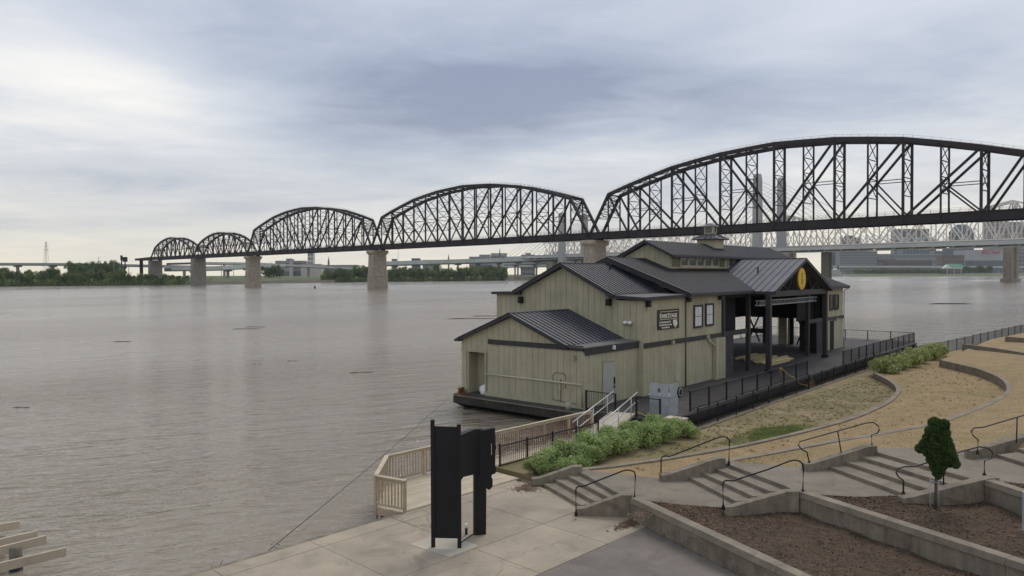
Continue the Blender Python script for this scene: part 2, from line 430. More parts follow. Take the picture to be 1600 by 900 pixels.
def water_material():
    m = bpy.data.materials.new('river_water'); m.use_nodes = True
    t = m.node_tree; L = t.links
    bs = t.nodes['Principled BSDF']
    bs.inputs['Roughness'].default_value = 0.10
    bs.inputs['IOR'].default_value = 1.33
    geo = t.nodes.new('ShaderNodeNewGeometry')
    def nz(scale, detail, stretch, rot, rough=.55, dist=0.0):
        r = t.nodes.new('ShaderNodeMapping'); r.inputs['Rotation'].default_value = (0, 0, rot)
        L.new(geo.outputs['Position'], r.inputs[0])
        s = t.nodes.new('ShaderNodeMapping'); s.inputs['Scale'].default_value = stretch
        L.new(r.outputs[0], s.inputs[0])
        n = t.nodes.new('ShaderNodeTexNoise'); n.inputs['Scale'].default_value = scale; n.inputs['Detail'].default_value = detail
        n.inputs['Roughness'].default_value = rough; n.inputs['Distortion'].default_value = dist
        L.new(s.outputs[0], n.inputs['Vector'])
        return n.outputs['Fac']
    c = nz(0.012, 5, (1, 0.35, 1), 0.7)
    rp = t.nodes.new('ShaderNodeValToRGB')
    rp.color_ramp.elements[0].position = .35; rp.color_ramp.elements[0].color = (0.212, 0.177, 0.134, 1)
    rp.color_ramp.elements[1].position = .65; rp.color_ramp.elements[1].color = (0.285, 0.243, 0.188, 1)
    L.new(c, rp.inputs[0]); L.new(rp.outputs[0], bs.inputs['Base Color'])
    def bump(h, strength, dist, prev=None):
        b = t.nodes.new('ShaderNodeBump'); b.inputs['Strength'].default_value = strength; b.inputs['Distance'].default_value = dist
        L.new(h, b.inputs['Height'])
        if prev is not None: L.new(prev, b.inputs['Normal'])
        return b.outputs[0]
    # calm and ruffled patches
    pat = nz(0.02, 4, (1, 0.3, 1), 0.75)
    w1 = nz(0.55, 3, (0.32, 1.0, 1), -0.45, .5, .4)      # ripples
    w2 = nz(2.2, 4, (0.45, 1.0, 1), -0.30, .55, .3)
    w3 = nz(0.10, 3, (0.4, 1.0, 1), -0.6)
    mr = t.nodes.new('ShaderNodeMapRange'); mr.inputs[1].default_value = .35; mr.inputs[2].default_value = .65; mr.inputs[3].default_value = .2; mr.inputs[4].default_value = 1.7
    L.new(pat, mr.inputs[0])
    mm = t.nodes.new('ShaderNodeMath'); mm.operation = 'MULTIPLY'
    L.new(w2, mm.inputs[0]); L.new(mr.outputs[0], mm.inputs[1])
    n_ = bump(w3, 0.5, 0.35)
    n_ = bump(w1, 1.0, 0.50, n_)
    n_ = bump(mm.outputs[0], 1.0, 0.16, n_)
    L.new(n_, bs.inputs['Normal'])
    pr = nz(0.006, 6, (1, 0.22, 1), 0.72, .65, .6)
    rr = t.nodes.new('ShaderNodeMapRange'); rr.inputs[1].default_value = .38; rr.inputs[2].default_value = .62; rr.inputs[3].default_value = .05; rr.inputs[4].default_value = .22
    L.new(pr, rr.inputs[0]); L.new(rr.outputs[0], bs.inputs['Roughness'])
    return m
M_['water'] = water_material()
# ------------------------------------------------------------------ frames of the place
E1 = Vector((math.cos(math.radians(46)), math.sin(math.radians(46)), 0))     # along the quay
E2 = Vector((E1.y, -E1.x, 0))                                                 # from the quay inland
def Q(a, b, z=0.0):
    p = E1 * a + E2 * b
    return Vector((p.x, p.y, z))
TH = math.atan((1790 - 800) / FPX)
BU = Vector((math.sin(TH), math.cos(TH), 0))       # along the barge
BV = Vector((-math.cos(TH), math.sin(TH), 0))      # across the barge, towards the river
BO = Vector((3.97, 40.92, 0))                      # near corner of the small block
def B(u, v, z=0.0):
    return BO + BU * u + BV * v + Vector((0, 0, z))
DK = 0.86                                          # barge deck level

# ------------------------------------------------------------------ river and banks
w = MB()
ring = [(-3400, -260), (3400, -260), (3400, 3500), (-3400, 3500)]
w.sheet(ring, 0.0)
tag(w.build('river_water', M_['water']), kind='structure')
bed = MB().sheet([(-3450, -300), (3450, -300), (3450, 3550), (-3450, 3550)], -6.0)
tag(bed.build('ground', M_['bank']), kind='structure')

fence_line = [B(u, -7.0) for u in (-0.5, 8, 16, 24, 31)]
right_line = [PZ(1437, 563, .8), PZ(1520, 545, .8), PZ(1600, 528.5, .8)]
rd = (right_line[2] - right_line[1]).normalized()
right_line.append(right_line[2] + rd * 150)
shore = [Q(-30, -19.2), Q(20.4, -19.2), Q(20.4, -21.0), Q(26.4, -21.0), Vector((7.6, 35.2, 0))] + fence_line + right_line + [Vector((260, 60, 0)), Vector((120, -40, 0)), Vector((0, -40, 0))]
tag(MB().prism(shore, -4.0, 0.50).build('near_bank', M_['soil']), kind='structure')

# plaza of concrete slabs
plaza = empty('plaza', Q(10, -16, 0.6)); tag(plaza, kind='structure')
g = 0.010
def slab(a0, a1, b0, b1, z=0.6, m='plaza', par=None):
    dz_ = random.uniform(-.004, .004)
    MB().prism([Q(a0 + g, b0 + g), Q(a1 - g, b0 + g), Q(a1 - g, b1 - g), Q(a0 + g, b1 - g)], 0.51, z + dz_).build('slab', M_[m], par or plaza)
for i in range(14):
    a0 = -20.6 + 2.9 * i
    a1 = a0 + 2.9
    slab(a0, min(a1, 20.35), -19.2, -18.52)
    if a0 < 17.2:
        slab(a0, a1, -18.52, -15.2); slab(a0, a1, -15.2, -12.72)
    elif a0 < 20.3:
        slab(a0, 20.6, -18.52, -15.2); slab(a0, 20.6, -15.2, -12.72)
MB().prism([Q(-20, -19.4), Q(20.35, -19.4), Q(20.35, -19.215), Q(-20, -19.215)], -3, .585).build('quay_wall', M_['conc'], plaza)
MB().prism([PZ(640, 851, .6), PZ(690, 832, .6), PZ(748, 853, .6), PZ(703, 871, .6)], .52, .612).build('sculpture_pad', M_['padc'], plaza)

# walls, terraces and steps
W1a, W1b = PZ(985, 778, 1.28), PZ(1240, 898, 1.28)
W2a, W2b = PZ(1240, 766, 1.78), PZ(1600, 882, 1.78)
W3a, W3b = PZ(1538, 750, 2.28), PZ(1600, 770, 2.28)
def ext(a, b, L):
    d = (b - a); d.z = 0; d.normalize()
    return Vector((a.x, a.y, 0)) + d * L
W1e, W2e, W3e = ext(W1a, W1b, 20), ext(W2a, W2b, 18), ext(W3a, W3b, 14)
asph = [Q(-20, -12.71), Q(17.1, -12.71), PZ(985, 812, .6), W1e, W1e + Vector((0, -20, 0)), Q(-20, -2)]
tag(MB().prism(asph, .5, .596).build('asphalt_apron', M_['asph']), kind='structure')

def retaining_wall(a, e_, ztop, zbot, label):
    a = Vector((a.x, a.y, 0)); e_ = Vector((e_.x, e_.y, 0))
    d = (e_ - a).normalized(); n = Vector((-d.y, d.x, 0))
    if n.x < 0: n = -n                        # inland side
    r = empty('retaining_wall', a, label, 'wall', 'concrete terrace walls')
    L = (e_ - a).length; k = 0.0
    while k < L - .1:
        k2 = min(L, k + 3.05)
        p, q = a + d * (k + .006), a + d * (k2 - .006)
        MB().prism([p + n * .02, q + n * .02, q + n * .34, p + n * .34], zbot, ztop - .175).build('wall_panel', M_['conc'], r)
        s = MB()
        s.hexa([p + n * -.015 + Vector((0, 0, ztop - .16)), q + n * -.015 + Vector((0, 0, ztop - .16)), q + n * .36 + Vector((0, 0, ztop - .16)), p + n * .36 + Vector((0, 0, ztop - .16)),
                p + n * .025 + Vector((0, 0, ztop)), q + n * .025 + Vector((0, 0, ztop)), q + n * .34 + Vector((0, 0, ztop)), p + n * .34 + Vector((0, 0, ztop))])
        s.build('coping', M_['step'], r)
        MB().prism([p + n * .05, q + n * .05, q + n * .3, p + n * .3], ztop - .18, ztop - .155).build('joint_course', M_['trim'], r)
        k = k2
    return r
retaining_wall(W1a, W1e, 1.28, .35, 'long concrete retaining wall between the asphalt and the lower mulch bed')
retaining_wall(W2a, W2e, 1.78, .8, 'long concrete retaining wall between the two mulch beds')
retaining_wall(W3a, W3e, 2.28, 1.2, 'concrete retaining wall behind the small evergreen at the right edge')

def cheek(A, Bp, za, zb, zg, w, label):
    # A, Bp: pixel and level of the top edge on the step side; level end pieces, sloped middle
    a = PZ(*A, za); b = PZ(*Bp, zb)
    a.z = b.z = 0
    d = (b - a).normalized(); n = Vector((-d.y, d.x, 0)) * w
    prof = [(a - d * .02, za - .02), (a + d * .25, za), (b - d * .30, zb), (b + d * .05, zb + .01)]
    m = MB()
    for i in range(3):
        p, zp = prof[i]; q, zq = prof[i + 1]
        Z = Vector((0, 0, 1))
        c = [p + Z * zg, q + Z * zg, q + n + Z * zg, p + n + Z * zg, p + Z * zp, q + Z * zq, q + n + Z * zq, p + n + Z * zp]
        m.hexa(c)
    o = m.build('stair_cheek_wall', M_['conc'])
    o_ = tag(o, label, 'wall', 'cheek walls of the steps')
    return o
cheek((832, 748), (908, 729.5), .86, 1.28, .4, .30, 'sloped cheek wall of the lowest steps beside the shrubs')
cheek((901, 790), (985, 770), .84, 1.30, .4, -.30, 'sloped cheek wall of the lowest steps on the asphalt side')
cheek((1036, 742), (1132, 716.5), 1.35, 1.80, .9, .30, 'sloped cheek wall of the second steps on the lawn side')
cheek((1130, 787), (1240, 764), 1.35, 1.80, .9, -.30, 'sloped cheek wall of the second steps above the mulch')
cheek((1262, 725), (1369, 697.5), 1.86, 2.30, 1.2, .30, 'sloped cheek wall of the third steps on the lawn side')
cheek((1402, 773), (1547, 743), 1.86, 2.30, 1.2, -.30, 'sloped cheek wall of the third steps behind the evergreen')
cheek((1520, 704), (1660, 668), 2.40, 2.85, 1.8, .30, 'sloped cheek wall of the highest steps at the right edge')

def flight(n1a, n1b, n4a, n4b, z0, z1, label, n=4):
    r = empty('concrete_steps', PZ(*n1a, z0), label, 'steps', 'flights of concrete steps')
    zs = [z0 + (z1 - z0) * (k + 1) / n for k in range(n)]
    A0, B0, A1, B1 = PZ(*n1a, zs[0]), PZ(*n1b, zs[0]), PZ(*n4a, zs[-1]), PZ(*n4b, zs[-1])
    for k in range(n):
        t = k / (n - 1)
        pa, pb = A0.lerp(A1, t), B0.lerp(B1, t)
        t2 = (k + 1) / (n - 1)
        qa, qb = A0.lerp(A1, t2 + .02), B0.lerp(B1, t2 + .02)
        MB().prism([pa, pb, qb, qa], z0 - .35, zs[k]).build('step', M_['step'], r)
    return r
flight((850, 756), (908, 789), (901, 735), (970, 770), .6, 1.1, 'lowest flight of concrete steps rising from the plaza')
flight((1072, 743), (1150, 783), (1127, 721), (1230, 760), 1.1, 1.6, 'second flight of concrete steps from the plaza')
flight((1288, 726), (1412, 771), (1362, 704), (1518, 748), 1.6, 2.1, 'third flight of concrete steps behind the evergreen')
flight((1559, 710), (1660, 742), (1650, 682), (1790, 715), 2.1, 2.6, 'highest flight of concrete steps cut by the right edge')

def poly_px(pts, z):
    return [PZ(x, y, z) for x, y in pts]
tag(MB().prism(poly_px([(899, 733), (1036, 748), (1070, 742), (1150, 784), (1131, 797), (990, 780), (962, 769)], 1.1), .52, 1.104).build('landing_path', M_['path']), kind='structure')
tag(MB().prism(poly_px([(1124, 720), (1262, 731), (1288, 726), (1412, 772), (1400, 781), (1250, 771), (1226, 759)], 1.6), .9, 1.604).build('landing_path', M_['path']), kind='structure')
tag(MB().prism(poly_px([(1360, 700), (1520, 703), (1559, 709), (1680, 748), (1680, 775), (1552, 753), (1515, 747)], 2.1), 1.3, 2.104).build('landing_path', M_['path']), kind='structure')

# mulch beds
def lerp2(a, b, t): return a + (b - a) * t
def mulch_bed(a0, a1, b0, b1, z, name, bm=None):
    m = MB(); nu, nv = 60, 40
    def edge_b(t):
        if bm is None: return lerp2(b0, b1, t)
        return lerp2(b0, bm, t / .22) if t < .22 else lerp2(bm, b1, (t - .22) / .78)
    for i in range(nu + 1):
        for j in range(nv + 1):
            p = lerp2(lerp2(a0, a1, i / nu), edge_b(i / nu), j / nv)
            h = .035 * math.sin(p.x * 2.1 + p.y) + .03 * math.sin(p.y * 3.3 - p.x * 1.7) + random.uniform(-.018, .018)
            m.v.append((p.x, p.y, z + h))
    for i in range(nu):
        for j in range(nv):
            k = i * (nv + 1) + j
            m.f.append((k, k + 1, k + nv + 2, k + nv + 1))
    o = tag(m.build(name, M_['mulch']), kind='structure')
    c = MB()
    for _ in range(9000):
        i, j = random.random(), random.random()
        i = i * i * .55 + i * .25
        p = lerp2(lerp2(a0, a1, i), edge_b(i), j)
        h = .035 * math.sin(p.x * 2.1 + p.y) + .03 * math.sin(p.y * 3.3 - p.x * 1.7)
        q = Vector((p.x, p.y, z + h + random.uniform(0, .02)))
        d = Vector((random.gauss(0, 1), random.gauss(0, 1), random.gauss(0, .45))).normalized() * random.uniform(.015, .05)
        s = Vector((-d.y, d.x, random.gauss(0, .01))).normalized() * random.uniform(.006, .016)
        c.add([q - d - s, q + d - s, q + d + s, q - d + s], [(0, 1, 2, 3)])
    tag(c.build('mulch_chips', M_['chip']), 'loose brown wood mulch chips in the planting bed', 'mulch', kind='stuff')
nW = Vector((.9, .44, 0))
mulch_bed(W1a + nW * .3, W1e + nW * .3, PZ(1131, 796, 1.1), W2e + nW * .1, 1.13, 'mulch_bed', W2a + nW * .1)
mulch_bed(W2a + nW * .3, W2e + nW * .3, PZ(1401, 780, 1.6), W3e + nW * .1, 1.63, 'mulch_bed', W3a + nW * .1)
L3 = PZ(1552, 752, 2.1)
mulch_bed(L3, W3e + nW * .3, PZ(1680, 768, 2.1), W3e + nW * 6, 2.09, 'mulch_bed')

# lawns and kerbs
K1 = [(900, 734), (955, 729), (1000, 722.5), (1040, 717), (1140, 700), (1200, 687.5), (1265, 672), (1327, 655), (1365, 640), (1388, 628), (1400, 617), (1404, 609), (1399, 601), (1386, 592), (1367, 583)]
K2 = [(1128, 722), (1190, 712), (1290, 693), (1387, 677), (1461, 663), (1511, 646), (1545, 632), (1566, 621), (1577, 610), (1573, 598), (1560, 589), (1536, 579), (1510, 572), (1470, 563)]
k1 = poly_px(K1, 1.08); k2 = poly_px(K2, 1.55)
t0 = [Q(20.6, -21), Q(26.4, -21.0), Vector((7.6, 35.2, 0))] + fence_line + right_line[:1] + [k1[-1] + Vector((3, 0, 0))] + k1[::-1][2:]
tag(MB().prism([Q(20.6, -18.2)] + t0, .45, .70).build('lower_lawn', M_['lawn0']), kind='structure')
t1 = k1 + [right_line[0], right_line[1], right_line[2], right_line[3], Vector((200, 60, 0)), Vector((60, 5, 0)), W2e + nW * 3, W1e + nW * .3, W1a + nW * .3]
tag(MB().prism(t1, .45, 1.05).build('middle_lawn', M_['lawn']), kind='structure')
# upper lawn climbs from its kerb to the higher landings
inner = [PZ(1128, 722, 1.6), PZ(1180, 724, 1.6), PZ(1262, 731, 1.6), PZ(1366, 700, 2.1), PZ(1430, 702, 2.1), PZ(1518, 706, 2.1), PZ(1600, 690, 2.5), PZ(1680, 660, 2.6), PZ(1720, 640, 2.6), PZ(1740, 615, 2.6), PZ(1740, 595, 2.5), PZ(1720, 575, 2.3), PZ(1680, 562, 2.1), PZ(1590, 552, 1.8)]
m = MB(); nsub = 6
for i in range(len(k2)):
    for j in range(nsub + 1):
        p = k2[i].lerp(inner[i], j / nsub)
        m.v.append((p.x, p.y, p.z + .002))
for i in range(len(k2) - 1):
    for j in range(nsub):
        k = i * (nsub + 1) + j
        m.f.append((k, k + 1, k + nsub + 2, k + nsub + 1))
tail = [inner[5], inner[6], inner[7], inner[8], inner[9], inner[10], inner[11], inner[12], inner[13]]
far = [right_line[1] + Vector((1, -1.2, 1.05)), right_line[2] + Vector((1, -1.2, 1.1)), right_line[3] + Vector((0, -2, 1.6))]
b0 = len(m.v)
m.v += [tuple(p) for p in tail + [k2[-1]] + far[:1] + far[1:] + [Vector((180, 40, 3.0)), Vector((60, 8, 3.0))]]
n_t = len(tail)
m.f.append(tuple(range(b0, len(m.v)))[::-1])
tag(m.build('upper_lawn', M_['lawn']), kind='structure')
ub = [PZ(1648, 681, 2.6), PZ(1788, 714, 2.6), PZ(1788, 714, 2.6) + Vector((.5, -3.5, 0)), Vector((70, 2, 0)), Vector((75, 30, 0)), PZ(1720, 640, 2.6)]
tag(MB().prism(ub, 1.0, 2.604).build('upper_bank', M_['lawn']), kind='structure')
def kerb(pts, ztop, zbot, wdt, label):
    r = empty('lawn_kerb', pts[0], label, 'kerb', 'curved kerbs of the lawn terraces')
    P = [Vector((p.x, p.y, 0)) for p in pts]
    # resample to smooth arc
    S = []
    for i in range(len(P) - 1):
        p0, p1, p2, p3 = P[max(i - 1, 0)], P[i], P[i + 1], P[min(i + 2, len(P) - 1)]
        for k in range(4):
            t = k / 4
            S.append(.5 * ((2 * p1) + (p2 - p0) * t + (2 * p0 - 5 * p1 + 4 * p2 - p3) * t * t + (3 * p1 - p0 - 3 * p2 + p3) * t ** 3))
    S.append(P[-1])
    m = MB()
    for i, p in enumerate(S):
        d = (S[min(i + 1, len(S) - 1)] - S[max(i - 1, 0)]).normalized(); n = Vector((-d.y, d.x, 0)) * wdt / 2
        m.v += [(p.x + n.x, p.y + n.y, zbot), (p.x + n.x, p.y + n.y, ztop), (p.x - n.x, p.y - n.y, ztop), (p.x - n.x, p.y - n.y, zbot)]
    for i in range(len(S) - 1):
        b = i * 4
        for k in range(4):
            m.f.append((b + k, b + (k + 1) % 4, b + 4 + (k + 1) % 4, b + 4 + k))
    m.f += [(0, 1, 2, 3), tuple(len(m.v) - 4 + k for k in (3, 2, 1, 0))]
    m.build('kerb_wall', M_['step'], r)
    return r
kerb(k1, 1.11, .45, .26, 'curved concrete kerb round the worn lower lawn beside the black fence')
kerb(k2, 1.60, .9, .26, 'curved concrete kerb round the middle lawn terrace right of the hedge')
k3 = [PZ(1505, 542, 1.75), PZ(1536, 545, 1.8), PZ(1575, 550, 1.85), PZ(1620, 557, 1.9)]
kerb(k3, 2.02, 1.3, .30, 'short straight concrete kerb by the riverside fence at the right edge')
k4 = [PZ(1572, 530.5, 1.95), PZ(1600, 533, 1.95), PZ(1640, 537, 1.95)]
kerb(k4, 2.25, 1.3, .30, 'farthest concrete kerb on the lawn at the right edge')

# patch of green grass, worn into the lower lawn; grass blades
gp = poly_px([(1168, 684), (1182, 672), (1215, 667), (1245, 668), (1262, 673), (1240, 681), (1205, 690), (1180, 692)], .70)
def inside(p, poly):
    c = False; n = len(poly)
    for i in range(n):
        a, b = poly[i], poly[(i + 1) % n]
        if (a[1] > p[1]) != (b[1] > p[1]) and p[0] < (b[0] - a[0]) * (p[1] - a[1]) / (b[1] - a[1]) + a[0]:
            c = not c
    return c
def blades(poly, zfun, n, h0, h1, mname, label, wd=.012):
    xs = [p[0] for p in poly]; ys = [p[1] for p in poly]
    m = MB(); cnt = 0; tries = 0
    while cnt < n and tries < n * 6:
        tries += 1
        x, y = random.uniform(min(xs), max(xs)), random.uniform(min(ys), max(ys))
        if not inside((x, y), poly): continue
        z = zfun(x, y); h = random.uniform(h0, h1)
        a = random.uniform(0, math.pi)
        wx, wy = math.cos(a) * wd, math.sin(a) * wd
        lx, ly = random.gauss(0, .6) * h, random.gauss(0, .6) * h
        b = len(m.v)
        m.v += [(x - wx, y - wy, z), (x + wx, y + wy, z), (x + lx, y + ly, z + h)]
        m.f.append((b, b + 1, b + 2)); cnt += 1
    me = bpy.data.meshes.new('grass'); me.from_pydata(m.v, [], m.f); me.materials.append(M_[mname])
    o = bpy.data.objects.new('grass', me)
    attach(o, Matrix.Identity(4), None)
    return tag(o, label, 'grass', kind='stuff')
vis0 = poly_px([(1075, 672), (1130, 655), (1236, 626), (1365, 588), (1385, 596), (1396, 606), (1390, 620), (1365, 634), (1327, 649), (1265, 667), (1140, 695), (1040, 712), (990, 716), (1080, 690)], .7)
blades(vis0, lambda x, y: .70, 7000, .015, .04, 'gblade', 'short worn dry grass on the lower lawn', .014)
gp2 = poly_px([(1120, 694), (1150, 680), (1190, 668), (1250, 663), (1285, 666), (1245, 679), (1200, 691), (1150, 698)], .70)
blades(gp, lambda x, y: .70, 9000, .03, .09, 'gblade2', 'fresh green grass patch on the lower lawn', .014)
blades(gp2, lambda x, y: .70, 4000, .03, .08, 'gblade2', 'thinning green grass round the fresh patch', .014)
blades(vis0, lambda x, y: .70, 5000, .02, .06, 'gblade2', 'thin green blades scattered through the lower lawn', .010)
def tufts(poly, z, n, mname, label):
    xs = [p[0] for p in poly]; ys = [p[1] for p in poly]; m = MB(); c_ = 0
    while c_ < n:
        x, y = random.uniform(min(xs), max(xs)), random.uniform(min(ys), max(ys))
        if not inside((x, y), poly): continue
        c_ += 1
        for _ in range(9):
            a = random.uniform(0, 6.28); h = random.uniform(.05, .14); q = random.uniform(0, .09)
            px_, py__ = x + math.cos(a) * q, y + math.sin(a) * q
            b = len(m.v)
            m.v += [(px_ - .012, py__, z), (px_ + .012, py__ + .006, z), (px_ + math.cos(a) * h * .7, py__ + math.sin(a) * h * .7, z + h)]
            m.f.append((b, b + 1, b + 2))
    me = bpy.data.meshes.new('grass_tufts'); me.from_pydata(m.v, [], m.f); me.materials.append(M_[mname])
    tag(attach(bpy.data.objects.new('grass_tufts', me), Matrix.Identity(4), None), label, 'grass', kind='stuff')
tufts(vis0, .70, 350, 'gblade2', 'green tufts scattered over the worn lower lawn')
tufts(vis0, .70, 120, 'gblade', 'dry tufts scattered over the worn lower lawn')
vis1 = poly_px([(960, 731), (1140, 703), (1265, 675), (1340, 652), (1410, 608), (1372, 582), (1470, 566), (1536, 582), (1568, 600), (1572, 610), (1555, 622), (1500, 646), (1387, 674), (1290, 690), (1130, 718), (1032, 742)], 1.05)
blades(vis1, lambda x, y: 1.05, 12000, .015, .04, 'gblade', 'short dry tan grass on the middle lawn', .014)

tufts(vis1, 1.05, 150, 'gblade', 'dry tufts scattered over the middle lawn')
m = MB()
for _ in range(9000):
    i = random.randrange(len(k2) - 1); t, q = random.random(), random.random()
    p = k2[i].lerp(k2[i + 1], t).lerp(inner[i].lerp(inner[i + 1], t), q)
    h = random.uniform(.015, .04); a = random.uniform(0, math.pi); b = len(m.v)
    m.v += [(p.x - math.cos(a) * .014, p.y - math.sin(a) * .014, p.z), (p.x + math.cos(a) * .014, p.y + math.sin(a) * .014, p.z), (p.x + random.gauss(0, .6) * h, p.y + random.gauss(0, .6) * h, p.z + h)]
    m.f.append((b, b + 1, b + 2))
me = bpy.data.meshes.new('grass'); me.from_pydata(m.v, [], m.f); me.materials.append(M_['gblade'])
tag(attach(bpy.data.objects.new('grass', me), Matrix.Identity(4), None), 'short dry tan grass on the upper lawn', 'grass', kind='stuff')
# ------------------------------------------------------------------ handrails by the steps
def handrail(px, feet, label, mids=(), r=.024, mname='black'):
    f1 = PZ(*px[0], feet[0]); f2 = PZ(*px[-1], feet[1])
    n = Vector((-(f2 - f1).y, (f2 - f1).x, 0)).normalized()
    def on(p):
        d = ray(*p); return cam_pos + d * ((f1 - cam_pos).dot(n) / d.dot(n))
    pts = [f1] + [on(p) for p in px[1:-1]] + [f2]
    root = empty('handrail', f1, label, 'handrail', 'metal handrails of the steps')
    MB().tube(pts, r, 8).build('rail', M_[mname], root, True)
    for p in (f1, f2):
        MB().tube([p + Vector((0, 0, -.12)), p + Vector((0, 0, .015))], .05, 8).build('foot_plate', M_[mname], root)
    for (a, b, z) in mids:
        A = on(a); Bq = on(b)
        MB().tube([A, Bq + Vector((0, 0, -.05))], r * .9, 8).build('post', M_[mname], root, True)
z7 = lambda L: [(800 + x / 4, 680 + y / 4) for x, y in L]
z8 = lambda L: [(1200 + x / 3.215, 620 + y / 3.215) for x, y in L]
handrail(z7([(400, 482), (399, 345), (402, 330), (412, 321), (440, 321), (470, 310), (690, 224), (715, 217), (745, 220), (765, 230), (771, 250), (766, 388)]), (.80, 1.25), 'black bent handrail on the lowest steps beside the plaza')
handrail(z7([(931, 258), (932, 155), (936, 138), (950, 130), (985, 132), (1010, 124), (1290, 14), (1320, 8), (1345, 13), (1360, 30), (1355, 168)]), (1.10, 1.80), 'black bent handrail on the lawn side of the second steps')
handrail(z7([(1320, 442), (1318, 305), (1324, 289), (1340, 282), (1385, 285), (1420, 272)]) + z8([(0, 365), (110, 322), (135, 318), (160, 323), (175, 340), (178, 360), (175, 470)]), (1.36, 1.80), 'black bent handrail on the mulch side of the second steps')
handrail(z8([(207, 326), (195, 277), (168, 264), (153, 243), (160, 225), (200, 213), (345, 173), (490, 132), (530, 128), (553, 145), (559, 165), (550, 183), (520, 190), (522, 242)]), (1.88, 2.30), 'brown handrail with looped ends on the lawn side of the third steps', mids=[(z8([(350, 172)])[0], z8([(369, 281)])[0], 2)], mname='bronze')
handrail(z8([(680, 478), (680, 420), (657, 404), (643, 382), (652, 360), (690, 350), (735, 351), (800, 330), (950, 280), (1060, 251), (1105, 257), (1128, 280), (1124, 306), (1087, 322), (1087, 386)]), (1.88, 2.30), 'dark looped handrail behind the small evergreen', mids=[(z8([(882, 304)])[0], z8([(882, 434)])[0], 2)], mname='bronze')
handrail(z8([(1053, 272), (1055, 215), (1030, 195), (1020, 175), (1035, 156), (1085, 152), (1260, 100), (1420, 55), (1470, 55), (1490, 80), (1470, 105), (1440, 110), (1440, 170)]), (2.42, 2.85), 'dark looped handrail at the right edge of the picture', mids=[(z8([(1252, 102)])[0], z8([(1248, 224)])[0], 2)], mname='bronze')

# ------------------------------------------------------------------ black steel sculpture
s0 = PZ(677, 855, .6); s1 = PZ(718, 856, .6); s2 = PZ(750, 836, .6)
sc = empty('panel_sculpture', s0, 'tall black steel panel sculpture standing on the concrete plaza', 'sculpture')
H0 = 3.56
piece('post', s0, s0 + Vector((0, 0, H0 + .10)), .11, .11, M_['black'], sc)
piece('post', s1, s1 + Vector((0, 0, H0 - .02)), .11, .11, M_['black'], sc)
dp = (s1 - s0).normalized()
MB().bar(s0 + dp * .05 + Vector((0, 0, .28)), s1 - dp * .05 + Vector((0, 0, .28)), .05, .01).build('bottom_edge', M_['black'], sc)
nrm = Vector((-dp.y, dp.x, 0))
MB().hexa([s0 + nrm * -.02 + Vector((0, 0, .30)), s1 + nrm * -.02 + Vector((0, 0, .28)), s1 + nrm * .03 + Vector((0, 0, .28)), s0 + nrm * .03 + Vector((0, 0, .30)),
           s0 + nrm * -.02 + Vector((0, 0, H0 - .08)), s1 + nrm * -.02 + Vector((0, 0, H0 - .10)), s1 + nrm * .03 + Vector((0, 0, H0 - .10)), s0 + nrm * .03 + Vector((0, 0, H0 - .08))]).build('front_panel', M_['black'], sc)
def vplane(p, P, n):
    d = ray(*p); return cam_pos + d * ((P - cam_pos).dot(n) / d.dot(n))
# header panel from the front post to the rear leg
dh = (s2 - s1); dh.z = 0; dh.normalize(); nh = Vector((dh.y, -dh.x, 0))
zz = lambda L: [(640 + x / 3.915, 640 + y / 3.915) for x, y in L]
hp = [vplane(p, s1, nh) for p in zz([(310, 440), (330, 412), (395, 397), (470, 397), (470, 118), (400, 120), (310, 158)])]
def slabpoly(pts, off, name):
    m = MB(); n = len(pts)
    m.add([p for p in pts] + [p + off for p in pts], [tuple(range(n)), tuple(range(n, 2 * n))[::-1]] + [(i, (i + 1) % n, n + (i + 1) % n, n + i) for i in range(n)])
    return m.build(name, M_['black'], sc)
slabpoly(hp, nh * -.16, 'header_panel')
# rear slab, turned to face the plaza, with a figure's outline cut in its edge
nr = Vector((0.25, -1, 0)).normalized()
rs = [vplane(p, s2, nr) for p in zz([(396, 768), (396, 130), (446, 128), (523, 112), (524, 215), (531, 228), (524, 250), (524, 335), (531, 372), (524, 392), (505, 398), (500, 410), (508, 425), (508, 470), (496, 486), (482, 492), (470, 480), (468, 768)])]
slabpoly(rs, nr * -.20, 'rear_panel')
lt = [vplane(p, s2, nr) for p in zz([(430, 114), (523, 106), (523, 112), (446, 128), (396, 130)])]
for (x, y, w_, h_) in ((500, 218, 5, 9), (500, 238, 5, 8), (501, 262, 6, 14)):
    a = vplane(zz([(x, y - h_ / 1)])[0], s2 + nr * .01, nr); b = vplane(zz([(x, y + h_ / 1)])[0], s2 + nr * .01, nr)
    piece('white_mark', a, b, .012, .03, M_['signwhite'], sc, up=nr)
for (x, y) in ((430, 690), (470, 690)):
    pass
a = PZ(722, 831, .68); b = PZ(741, 825, .72)
MB().tube([s1 + Vector((0, 0, .12)), s2 + Vector((-.1, -.1, .13))], .02, 6).build('foot_bar', M_['black'], sc)
lp = PZ(728.6, 835, .6)
lo = empty('ground_light', lp, 'short black ground lamp with a white cap beside the sculpture', 'lamp')
MB().tube([lp, lp + Vector((0, 0, .20))], .04, 10).build('lamp_post', M_['black'], lo, True)
MB().tube([lp + Vector((0, 0, .20)), lp + Vector((0, 0, .25)), lp + Vector((0, 0, .31)), lp + Vector((0, 0, .33))], [.05, .052, .05, .02], 10).build('lamp_cap', M_['white'], lo, True)

